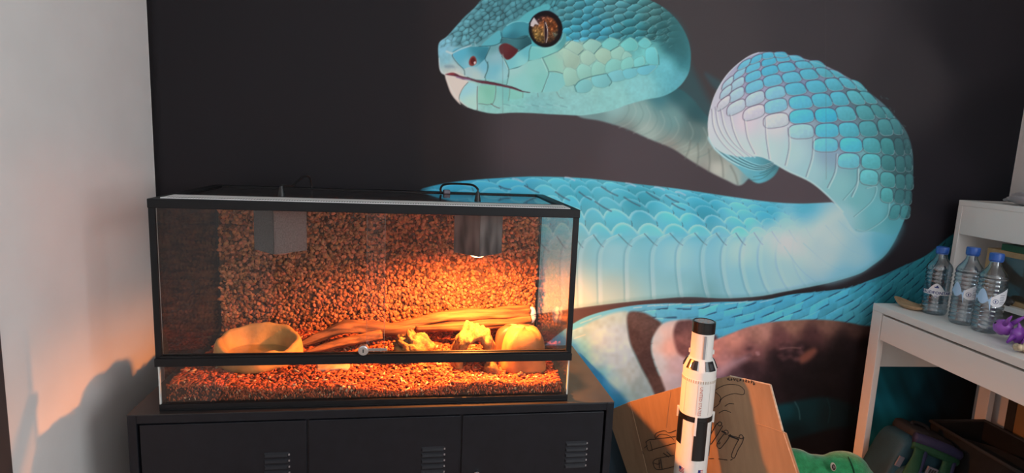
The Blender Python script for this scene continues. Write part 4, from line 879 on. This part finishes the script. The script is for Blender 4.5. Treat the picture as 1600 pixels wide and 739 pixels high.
# hand lettering along the top edge (only its strokes can be made out)
doodle([[(560,316),(562,324)],[(568,314),(566,324),(574,325)],[(580,317),(578,327)],[(576,321),(583,322)],[(588,316),(592,326),(597,318)],[(604,318),(603,328),(610,329)],[(616,319),(622,328)],[(622,319),(615,329)],[(632,322),(631,331)],[(640,324),(646,324),(641,332),(648,333)],[(656,327),(655,336)],[(664,328),(671,329),(666,338)],[(678,331),(677,346),(684,340)]],'hand_lettering',.0018)
# ---------------- model rocket ----------------
def rocket():
    rx,ry=1.377,-.38
    ang=math.atan2(CAM[0]-rx,CAM[1]-ry)      # bearing back to the viewer (about -z)
    t=thing('model_rocket','tall white and black brick-built model rocket standing before the cardboard','rocket',(rx,ry,0))
    Wm=mat('white_brick_plastic',(.80,.78,.74),.3,spec=.5);K=mat('black_brick_plastic',(.012,.012,.013),.25);G=mat('grey_brick_plastic',(.32,.32,.33),.35)
    N=48
    def pos(a,r,z):  # a measured from the viewer's side, positive to the right
        q=math.atan2(CAM[1]-ry,CAM[0]-rx)+math.radians(a);return(r*math.cos(q),r*math.sin(q),z)
    def patch(a0,a1,z0,z1,r0,r1,th_=.0012,n=8):
        V=[];F=[]
        for i in range(n+1):
            a=a0+(a1-a0)*i/n
            V+= [pos(a,r0-.001,z0),pos(a,r0+th_,z0),pos(a,r1+th_,z1),pos(a,r1-.001,z1)]
        for i in range(n):
            for k in range(4): F.append((i*4+k,i*4+(k+1)%4,(i+1)*4+(k+1)%4,(i+1)*4+k))
        F+= [(0,1,2,3),tuple(n*4+k for k in(3,2,1,0))]
        return MB().add(V,F)
    lat=lambda pr,nm,m:MB().lathe(pr,N).build(nm,m,t,auto=35)
    lat([(.0305,.672),(.0305,.742)],'upper_stage',Wm)
    lat([(.0315,.742),(.0315,.7725),(.0285,.7735),(.0265,.7705),(.001,.7705)],'top_ring',K)
    top=lat([(.0262,.7700),(.0262,.7718),(.001,.7718)],'top_plate',G)
    for q in range(6): MB().lathe([(.0035,.7718),(.0035,.7735)],14,(.015*math.cos(q*1.047),.015*math.sin(q*1.047),0)).build('stud',G,top,auto=40)
    lat([(.0455,.638),(.0455,.642),(.0365,.664),(.0310,.672)],'adapter_cone',Wm)
    for q in range(5):
        a=-30+q*72
        pl=patch(a-21,a+21,.645,.668,.0452,.0345,.0022).build('cone_panel',K,t)
        patch(a-5,a+9,.649,.664,.0442,.0365,.0032).build('shine_tile',mat('dark_glossy_tile',(.05,.05,.055),.08),pl)
    patch(8,19,.674,.738,.0305,.0305,.003).build('cable_tunnel',G,t)
    patch(26,60,.678,.738,.0305,.0305,.0008).build('side_tile',Wm,t)
    for a in(-74,95): patch(a-6,a+6,.683,.694,.0305,.0305,.004).build('thruster_block',Wm,t)
    lat([(.0455,.28),(.0455,.608),(.0462,.6085),(.0462,.618),(.0455,.6185),(.0455,.638)],'second_stage',Wm)
    for q in range(44):
        a=q*360/44;MB().add(*(lambda b:(b.v,b.f))(patch(a-1.6,a+1.6,.6095,.617,.0462,.0462,.0006,1))).build('grille_slot',mat('tan_slot',(.46,.38,.30),.5),t)
    # black roll pattern
    lat([(.0466,.498),(.0466,.513)],'black_band',K)
    for a,w_,z0 in((-62,34,.425),(24,46,.388),(115,46,.388),(205,46,.40)): patch(a-w_/2,a+w_/2,z0,.500,.0458,.0458,.0018).build('black_roll_panel',K,t)
    patch(0,7,.462,.514,.0462,.0462,.004).build('white_tunnel',Wm,t)
    patch(-95,-88,.49,.52,.0455,.0455,.006).build('side_clip',Wm,t);patch(88,95,.49,.52,.0455,.0455,.006).build('side_clip',Wm,t)
    for q in range(8): patch(q*45-.5,q*45+.5,.52,.606,.0455,.0455,.0005,1).build('panel_seam',mat('shadow_line_plastic',(.5,.48,.45),.5),t)
    # small flags
    for a in(-31,38):
        fl=patch(a-10,a+10,.345,.361,.0455,.0455,.0006).build('flag',mat('flag_white',(.8,.76,.72),.5),t)
        for q in range(4): patch(a-10,a+10,.3455+q*.0042,.3475+q*.0042,.0459,.0459,.0006).build('flag_stripe',mat('flag_red',(.5,.03,.03),.5),fl)
        patch(a-10,a-1,.3530,.361,.0461,.0461,.0006).build('flag_canton',mat('flag_blue',(.02,.03,.2),.5),fl)
    # lower stage, out of the picture but standing on the floor
    lat([(.0455,.25),(.0455,.28)],'interstage',K);lat([(.0455,.075),(.0455,.25)],'first_stage',Wm)
    for q in range(4):
        a=24+90*q;patch(a-22,a+22,.16,.25,.0458,.0458,.0018).build('black_roll_panel',K,t)
        f_=MB();p0,p1,p2,p3=[Vector(pos(a,r,z)) for r,z in((.044,.11),(.044,.045),(.075,.035),(.058,.075))];nn=(p1-p0).cross(p2-p0).normalized()*.003
        f_.extrude([p0,p1,p2,p3],nn).build('fin',K,t)
        x,y,_=pos(a,.026,0);MB().lathe([(.018,0.0),(.015,.02),(.009,.045),(.007,.06)],20,(x,y,0)).build('engine_bell',G,t,auto=40)
    lat([(.05,.05),(.05,.06),(.0455,.076)],'thrust_ring',Wm);MB().lathe([(.018,0),(.015,.02),(.008,.05)],20).build('engine_bell',G,t,auto=40)
    t.scale=(.985,.985,1.012)
    return t,pos
rk,rpos=rocket()
def text_mesh(txt,size,bold=.0):
    c=bpy.data.curves.new('t','FONT');c.body=txt;c.size=size;c.align_x='CENTER';c.align_y='CENTER';c.resolution_u=2;c.offset=bold;c.extrude=0
    o=bpy.data.objects.new('t',c);COL.objects.link(o);bpy.context.view_layer.update()
    dg=bpy.context.evaluated_depsgraph_get();me=bpy.data.meshes.new_from_object(o.evaluated_get(dg));v=[tuple(q.co) for q in me.vertices];f=[tuple(p.vertices) for p in me.polygons]
    bpy.data.objects.remove(o);bpy.data.curves.remove(c);bpy.data.meshes.remove(me);return v,f
v,f=text_mesh('UNITED STATES',.0115)
mb=MB()
for x,y,z in v: mb.v.append(rpos(12+math.degrees(y/.0455),.0461,.560-x))
mb.f=f
o_=mb.build('vertical_lettering',mat('faded_red_print',(.45,.10,.06),.5),rk)
# ---------------- desk and hutch ----------------
M_dw=mat('white_melamine',(.84,.81,.78),.45,var=.02,scale=5)
XD,YD0,YD1=2.142,-1.08,-.03
desk=thing('white_desk','white desk with a wide drawer along the right wall','desk',(XD,YD1,0))
def D_(mb,name,m,parent=desk,o=(XD,YD1,0),**k):
    mb.v=[(x-o[0],y-o[1],z-o[2]) for x,y,z in mb.v];return mb.build(name,m,parent,**k)
D_(MB().box(XD,2.642,YD0,YD1,.726,.75),'desk_top',M_dw,bevel=.0015)
for y0 in(YD1-.045,YD0): 
    D_(MB().box(XD+.001,XD+.022,y0,y0+.045,0,.726),'leg',M_dw,bevel=.001)
    D_(MB().box(2.598,2.62,y0,y0+.045,0,.726),'leg',M_dw,bevel=.001)
    D_(MB().box(XD+.022,2.598,y0+.028 if y0>-.5 else y0,y0+.045 if y0>-.5 else y0+.017,.525,.726),'side_rail',M_dw,bevel=.001)
D_(MB().box(2.60,2.618,YD0+.045,YD1-.045,.45,.726),'back_rail',M_dw)
dr=D_(MB().box(XD+.002,XD+.02,YD0+.05,YD1-.049,.634,.719),'drawer_front',M_dw,bevel=.0012)
D_(MB().box(XD+.02,2.55,YD0+.06,YD1-.06,.640,.652).box(XD+.02,2.55,YD0+.06,YD0+.072,.652,.715).box(XD+.02,2.55,YD1-.072,YD1-.06,.652,.715).box(2.538,2.55,YD0+.06,YD1-.06,.652,.715),'drawer_box',M_dw)
D_(MB().cyl((XD+.25,YD1-.0175,.56),(XD+.25,YD1-.0155,.56),.006,12),'screw_cap',mat('grey_cap',(.25,.24,.23),.6))
XH=2.404
hut=thing('desk_hutch','white open hutch shelf standing on the back of the desk','hutch',(XH,YD1,.75))
h=lambda mb,n,m=M_dw,**k:D_(mb,n,m,hut,(XH,YD1,.75),**k)
h(MB().box(XH,2.64,YD1-.018,YD1,.75,1.10),'side_panel',bevel=.001);h(MB().box(XH,2.64,YD0,YD0+.018,.75,1.10),'side_panel',bevel=.001)
h(MB().box(XH,2.64,YD0,YD1,1.10,1.118),'top_board',bevel=.001)
h(MB().box(XH+.001,XH+.018,YD0+.018,YD1-.018,1.003,1.10),'front_fascia',bevel=.001)
h(MB().box(XH+.018,2.64,YD0+.018,YD1-.018,1.003,1.012),'inner_shelf');h(MB().box(XH+.004,2.64,YD0+.018,YD1-.018,.79,.807),'lower_shelf',bevel=.001)
h(MB().box(2.632,2.64,YD0+.018,YD1-.018,.75,1.003),'back_board')
# ---------------- bottles ----------------
M_pet=glass('clear_bottle_plastic',(.86,.90,.93),.10,.06,1.3);M_cap=mat('blue_cap_plastic',(.02,.10,.42),.35)
M_lw=mat('white_label_paper',(.78,.80,.84),.5);M_lb=mat('pale_blue_label',(.42,.62,.86),.5);M_nb=mat('navy_print',(.03,.05,.22),.5)
def strip(r,a0,a1,zt,zb,n=16,th_=.0004):
    V=[];F=[]
    for i in range(n+1):
        u=i/n;a=math.radians(a0+(a1-a0)*u)
        for rr,z in((r,zb(u)),(r+th_,zb(u)),(r+th_,zt(u)),(r,zt(u))): V.append((rr*math.sin(a),-rr*math.cos(a),z))
    for i in range(n):
        for k in range(4): F.append((i*4+k,i*4+(k+1)%4,(i+1)*4+(k+1)%4,(i+1)*4+k))
    F+= [(0,1,2,3),tuple(n*4+k for k in(3,2,1,0))]
    return MB().add(V,F)
def bottle(x,y,label,style,H=.225,R=.0365):
    rz=math.atan2(CAM[0]-x,-(CAM[1]-y))   # local -y looks at the viewer
    t=thing('water_bottle',label,'bottle',(x,y,.75),-math.atan2(x-CAM[0],y-CAM[1]),'water bottles on the desk')
    prof=[(.001,.006),(.018,.003),(.030,.000),(R-.003,.003),(R,.012)]
    z=.018
    while z<H*.66:
        if style==0 and .045<z<.105: prof+= [(R-.0008,z),(R-.0008,z+.008)];z+=.011;continue
        prof+= [(R,z),(R-.0025,z+.004),(R,z+.008)];z+=.0125
    for q in range(9):
        u=q/8;prof.append((R-(R-.0145)*(1-math.cos(u*math.pi))/2,H*.68+u*H*.20))
    prof+= [(.0135,H*.90),(.0135,H*.915)]
    inner=[(max(.0005,r-.0009),zz+(.0008 if i<4 else 0)) for i,(r,zz) in enumerate(prof)]
    mb=MB().lathe(prof+inner[::-1],32,cap=False);body=mb.build('bottle_body',M_pet,t,smooth=True)
    MB().lathe([(.0165,H*.895),(.0165,H*.905)],24).build('neck_ring',mat('blue_ring_plastic',(.03,.12,.45),.35),t,auto=40)
    cp=MB();n=40;V=[]
    for r_,zz in((1,H*.91),(1,H*.985),(.92,H),(.02,H)):
        for k in range(n): V.append((.0175*r_*(1+(.035 if k%2 and r_==1 else 0))*math.cos(2*math.pi*k/n),.0175*r_*(1+(.035 if k%2 and r_==1 else 0))*math.sin(2*math.pi*k/n),zz))
    cp.add(V,[(i*n+k,i*n+(k+1)%n,(i+1)*n+(k+1)%n,(i+1)*n+k) for i in range(3) for k in range(n)]+[tuple(range(n-1,-1,-1))]);cp.build('cap',M_cap,t,auto=35)
    r=R+.0003
    if style==0:
        lb=strip(r,-42,42,lambda u:.106-.030*abs(2*u-1)**1.5,lambda u:.058+.024*abs(2*u-1)).build('label',M_lw,t)
        strip(r+.0005,-62,62,lambda u:.0815,lambda u:.0685,20).build('label_band',M_lw,t)
        v,f=text_mesh('CHAUDFONTAINE',.0128,.0003);mb=MB();mb.v=[((r+.0012)*math.sin(a/R),-(r+.0012)*math.cos(a/R),.075+b) for a,b,c in v];mb.f=f;mb.build('label_lettering',M_nb,lb)
        strip(r+.0006,-9,9,lambda u:.097-.003*math.sin(8*u),lambda u:.091,6).build('label_emblem',M_nb,lb)
        for q in range(2): strip(r+.0006,-8+2*q,8-2*q,lambda u:.0655-q*.003,lambda u:.0642-q*.003,5).build('fine_print',M_nb,lb)
    else:
        a0=style
        strip(r,-80+a0,-14+a0,lambda u:.142-.055*(2*u-1)**2-.02*u,lambda u:.088+.026*(2*u-1)**2,14).build('label_leaf',M_lb,t)
        lb=strip(r+.0002,-16+a0,56+a0,lambda u:.108+.030*u**.8,lambda u:.082+.020*(u-.35)**2*3,14).build('label',M_lw,t)
        ri=MB()
        ca=math.radians(2+a0);pts=[]
        for q in range(17):
            e=q/16*2*math.pi;aa=ca+.0062*math.cos(e)/R;pts.append(((r+.001)*math.sin(aa),-(r+.001)*math.cos(aa),.0985+.0062*math.sin(e)))
        ri.tube(pts,.0006,5);ri.build('label_emblem',M_nb,lb);strip(r+.0006,0+a0,4+a0,lambda u:.1015,lambda u:.0955,4).build('label_emblem',M_nb,lb)
        for q in range(6): strip(r+.0007,17+a0,38+a0-3*(q%2),lambda u:.119-q*.005,lambda u:.1174-q*.005,5).build('fine_print',mat('grey_print',(.25,.27,.33),.5),lb)
    return t
bottle(2.262,-.150,'clear water bottle with a round white emblem label, farthest from the purple toy',0,.222)
bottle(2.262,-.262,'clear water bottle with leaf-shaped label, between the two other bottles',6,.240)
bottle(2.266,-.338,'clear water bottle with leaf-shaped label, nearest to the purple toy',20,.236)
# wooden scoop
t=thing('wooden_dish','shallow oval wooden dish lying on the desk left of the bottles','dish',(2.224,-.098,.7505),1.75)
n=28;V=[];F=[];rows=[(.55,0.),(.85,.006),(1.,.016),(.95,.0165),(.75,.008),(.3,.004),(.02,.004)]
for s,z in rows:
    for k in range(n):
        a=2*math.pi*k/n;V.append((.055*s*math.cos(a)*(1+.1*math.cos(a)),.030*s*math.sin(a),z+.012*s*max(0,math.cos(a))**2*(z>.005)))
for i in range(len(rows)-1):
    for k in range(n): F.append((i*n+k,i*n+(k+1)%n,(i+1)*n+(k+1)%n,(i+1)*n+k))
F.append(tuple(range(n-1,-1,-1)));F.append(tuple((len(rows)-1)*n+k for k in range(n)))
MB().add(V,F).build('dish',mat('light_wood',(.42,.28,.16),.6,var=.2,scale=20,stretch=(1,8,4)),t,smooth=True)
def remesh(o,vox,smooth=3):
    m=o.modifiers.new('remesh','REMESH');m.mode='VOXEL';m.voxel_size=vox;m.use_smooth_shade=True
    s=o.modifiers.new('smooth','SMOOTH');s.iterations=smooth;s.factor=.6;return o
# purple jointed toy dragon
t=thing('toy_dragon','purple jointed plastic toy creature lying near the front edge of the desk','toy',(2.255,-.515,.7505),-1.45);t.scale=(1.25,1.5,1.6)
M_pu=mat('purple_silky_plastic',(.22,.05,.42),.28,col2=(.40,.12,.55),scale=30)
for k in range(7):
    x=-.045+.016*k;yy=.018*math.sin(k*1.1)
    mb=MB().blob((x,yy,.016),(.014,.016-.0008*k,.014),k,.15,3,14,10)
    for s in(-1,1): mb.tube([(x,yy+s*.010,.014),(x+.004,yy+s*.020,.014),(x+.002,yy+s*.027,.004)],[.007,.005,.002],8)
    mb.tube([(x,yy,.024),(x-.004,yy,.038)],[.007,.001],7)
    mb.build('body_segment',M_pu,t,smooth=True)
hd=MB().blob((-.080,.0,.022),(.020,.015,.014),3,.1,3,16,10)
for s in(-1,1): hd.tube([(-.07,s*.008,.03),(-.058,s*.014,.043),(-.05,s*.018,.05)],[.005,.003,.001],8)
hd=hd.build('head',M_pu,t,smooth=True)
for s in(-1,1): MB().blob((-.088,s*.011,.028),(.0025,)*3,1,0,2,8,6).build('eye',mat('black_brick_plastic',(.012,.012,.013),.25),hd,smooth=True)
t=thing('shell_figure','small cream and tan shell-like figure on the desk beside the purple toy','figure',(2.185,-.535,.7505),.3)
M_cr=mat('cream_shell',(.62,.50,.34),.5,var=.25,scale=60)
mb=MB()
for k in range(9):
    a=k*.75;mb.blob((.018*math.cos(a)*(1-k*.09),.018*math.sin(a)*(1-k*.09),.009+.0022*k),(.011-.0007*k,)*3,k,.15,3,10,8)
mb.build('whorl',M_cr,t,smooth=True);MB().blob((.026,0,.008),(.014,.010,.007),4,.2,3,12,8).build('lip',M_cr,t,smooth=True)
# on the hutch
t=thing('display_frame','small wooden display frame with dark glass on the hutch shelf','frame',(2.43,-.30,.8075))
M_pine=mat('pine_frame',(.46,.30,.15),.55,var=.2,scale=16,stretch=(4,1,1))
y0,y1,z1=-.17,.16,.165
MB().box(0,.04,y0,y0+.018,0,z1).build('frame_side',M_pine,t,bevel=.001);MB().box(0,.04,y1-.018,y1,0,z1).build('frame_side',M_pine,t,bevel=.001)
MB().box(0,.04,y0+.018,y1-.018,0,.014).build('frame_rail',M_pine,t);MB().box(0,.04,y0+.018,y1-.018,z1-.018,z1).build('frame_rail',M_pine,t,bevel=.001)
MB().box(.008,.010,y0+.018,y1-.018,.014,z1-.018).build('pane',glass('frame_glass',(.8,.8,.8),.08),t);MB().box(.030,.034,y0+.018,y1-.018,.014,z1-.018).build('backing',mat('grey_brown_board',(.20,.17,.14),.8,var=.2,scale=20),t)
t=thing('green_book','dark green book lying on top of the wooden display frame','book',(2.43,-.33,.9735))
MB().box(.003,.055,-.14,.139,.002,.018).build('pages',mat('paper_block',(.6,.56,.5),.8),t)
MB().box(0,.058,-.142,.142,0,.002).box(0,.058,-.142,.142,.018,.020).box(.055,.058,-.142,.142,.002,.018).box(0,.003,-.142,.142,.002,.018).build('cover',mat('green_cover',(.02,.09,.04),.5),t)
t=thing('dark_stone','small dark stone lying on the hutch shelf in front of the frame','stone',(2.416,-.245,.8075))
MB().blob((0,0,.013),(.011,.026,.014),5,.3,3,18,12).build('stone',mat('dark_mineral',(.04,.035,.035),.3,var=.5,scale=50),t,smooth=True)
t=thing('soft_toy','grey and purple soft toy lying on top of the hutch','toy',(2.47,-.30,1.1205))
MB().blob((0,.07,.02),(.05,.075,.022),3,.15,3,20,12).build('body',mat('grey_plush',(.34,.31,.33),.9,sheen=.3),t,smooth=True)
MB().blob((.0,-.03,.028),(.04,.05,.028),6,.15,3,20,12).build('head',mat('purple_plush',(.16,.05,.13),.9,sheen=.3),t,smooth=True)
MB().tube([(0,.12,.02),(.01,.16,.012),(.02,.19,.008)],[.012,.009,.004],10).build('tail',mat('grey_plush',(.34,.31,.33),.9),t,smooth=True)
# ---------------- floor things below and beside the desk ----------------
t=thing('plush_dinosaur','bright green plush dinosaur peeking out beside the cardboard','plush toy',(1.885,-.275,0))
M_gp=mat('green_plush',(.015,.20,.06),.95,col2=(.03,.34,.12),scale=60,bump=.5,bscale=220,sheen=.5)
mb=MB().blob((-.115,.03,.15),(.09,.075,.155),1,.03,2,24,16).blob((-.115,.02,.252),(.085,.062,.080),2,.02,2,20,14).blob((-.045,.005,.262),(.08,.055,.055),2,.02,2,20,14).blob((.035,-.01,.272),(.080,.062,.062),3,.02,2,24,16).blob((.088,-.015,.246),(.048,.050,.048),3,.02,2,20,14)
for s_ in(-1,1): mb.blob((-.06,s_*.05+.01,.04),(.05,.03,.045),s_+4,.03,2,16,10)
remesh(mb.build('body',M_gp,t,smooth=True),.007,6)
e=MB().blob((0,0,0),(.0085,.005,.0125),1,0,2,18,12).build('eye',mat('pale_eye_ring',(.62,.50,.40),.6),t,smooth=True,loc=(-.032,-.050,.312),rot=(-.5,0,-.15))
MB().blob((0,-.0035,-.001),(.0058,.0035,.0088),1,0,2,16,10).build('pupil',mat('dark_red_pupil',(.06,.016,.012),.25),e,smooth=True)
MB().tube(interp_path([(.030,-.0725,.277),(.026,-.061,.312),(.028,-.03,.333)],5),.0018,6).build('head_seam',mat('dark_green_thread',(.008,.07,.03),.9),t,smooth=True)
# backpack
bp=thing('school_backpack','teal and green backpack with purple trim slumped under the desk','backpack',(2.245,-.165,0))
M_bt=mat('teal_nylon',(.008,.048,.072),.7,var=.3,scale=9,bump=.2,bscale=200);M_bg=mat('green_webbing',(.004,.055,.022),.75,bump=.2,bscale=300);M_bp=mat('purple_piping',(.02,.019,.065),.7,bump=.2,bscale=300);M_bk=mat('black_nylon',(.008,.008,.010),.7)
RB=Matrix.Translation((0,0,-.012))@Matrix.Diagonal((1,1,.95,1))@Matrix.Rotation(.38,4,'Y')@Matrix.Translation((-.105,0,0))   # slumped over to the right
def B_(mb,name,m,parent=bp,**k):
    mb.v=[tuple(RB@Vector(v)) for v in mb.v];return mb.build(name,m,parent,**k)
def rbox(c,r,p=.35,seed=1,amp=.02,sq_=None): return superb(c,r,p,seed,sq_,36,22,amp)
B_(rbox((0,0,.17),(.105,.065,.165),.3,3,.012),'main_body',M_bt,smooth=True)
B_(rbox((-.0,-.062,.13),(.085,.028,.115),.35,5,.012),'front_pocket',M_bt,smooth=True)
fl=B_(rbox((.018,.012,.345),(.085,.060,.022),.4,7,.02),'top_flap',M_bk,smooth=True)
B_(MB().tube(interp_path([(-.078,-.055,.338),(-.03,-.070,.344),(.04,-.074,.344),(.10,-.06,.338)],6),.013,10,flat=1.5),'flap_trim',M_bp,fl,smooth=True)
B_(MB().tube(interp_path([(-.076,-.058,.314),(-.03,-.074,.318),(.04,-.078,.318),(.10,-.062,.312)],6),.012,10,flat=1.3),'flap_trim',M_bg,fl,smooth=True)
for x in(-.062,.052):
    pth=interp_path([(x,-.078,.312),(x,-.088,.26),(x-.004,-.095,.18),(x-.006,-.096,.10),(x-.006,-.085,.03)],6)
    sp_=B_(MB().tube(pth,.020,12,flat=.35),'strap',M_bg,smooth=True);B_(MB().tube([p+Vector((.024,.001,0)) for p in pth],.010,8,flat=.6),'strap_piping',M_bp,sp_,smooth=True)
M_bd=mat('grey_badge',(.16,.15,.18),.6)
bd=B_(MB().box(-.020,.020,-.0975,-.0915,.245,.272),'badge',M_bd,bevel=.001)
for k in range(3): B_(MB().box(-.012+.009*k,-.006+.009*k,-.0985,-.097,.251,.266),'badge_mark',mat('dark_hole',(.03,.03,.03),.8),bd)
for k in range(5): B_(MB().box(-.034+.013*k,-.028+.013*k,-.098,-.092,.165-.006*(k%2),.190-.006*(k%2)),'printed_mark',M_bd)
B_(MB().box(-.100,-.082,-.067,-.062,.225,.262),'side_patch',M_bd)
B_(MB().tube(interp_path([(-.03,.02,.355),(-.02,.03,.372),(.03,.03,.374),(.045,.02,.355)],6),.007,8),'grab_handle',M_bk,smooth=True)
# dark fabric bin
t=thing('storage_bin','dark fabric storage bin standing behind the backpack under the desk','bin',(2.49,-.36,0))
M_bin=mat('charcoal_fabric',(.005,.005,.0055),.9,var=.3,scale=30,bump=.3,bscale=250)
bx0,bx1,by0,by1,bh=-.105,.105,-.36,.285,.335
MB().box(bx0,bx0+.008,by0,by1,0,bh).box(bx1-.008,bx1,by0,by1,0,bh).box(bx0,bx1,by0,by0+.008,0,bh).box(bx0,bx1,by1-.008,by1,0,bh).box(bx0,bx1,by0,by1,0,.008).build('basket',M_bin,t,bevel=.003)
MB().tube([(bx0,by0,bh),(bx1,by0,bh),(bx1,by1,bh),(bx0,by1,bh),(bx0,by0,bh)],.006,8).build('rim_binding',mat('dark_grey_binding',(.028,.028,.03),.8),t,smooth=True)
MB().blob((-.008,-.035,.275),(.095,.29,.045),6,.12,3,28,14).build('bin_darkener',mat('bin_darkener_black',(.004,.004,.0045),.95,bump=.4,bscale=60),t,smooth=True)  # dark blob added to make the inside of the bin read as shade
# brown board against the right wall
t=thing('brown_board','plain brown fibreboard panel standing against the right wall under the desk','board',(2.63,-.45,0))
MB().box(0,.012,-.45,.33,0,.62).build('board',mat('brown_fibreboard',(.30,.16,.055),.7,var=.12,scale=8),t,bevel=.001)
MB().box(-.004,0,.30,.33,0,.62).build('edge_strip',mat('dark_edge_strip',(.03,.025,.02),.7),t)
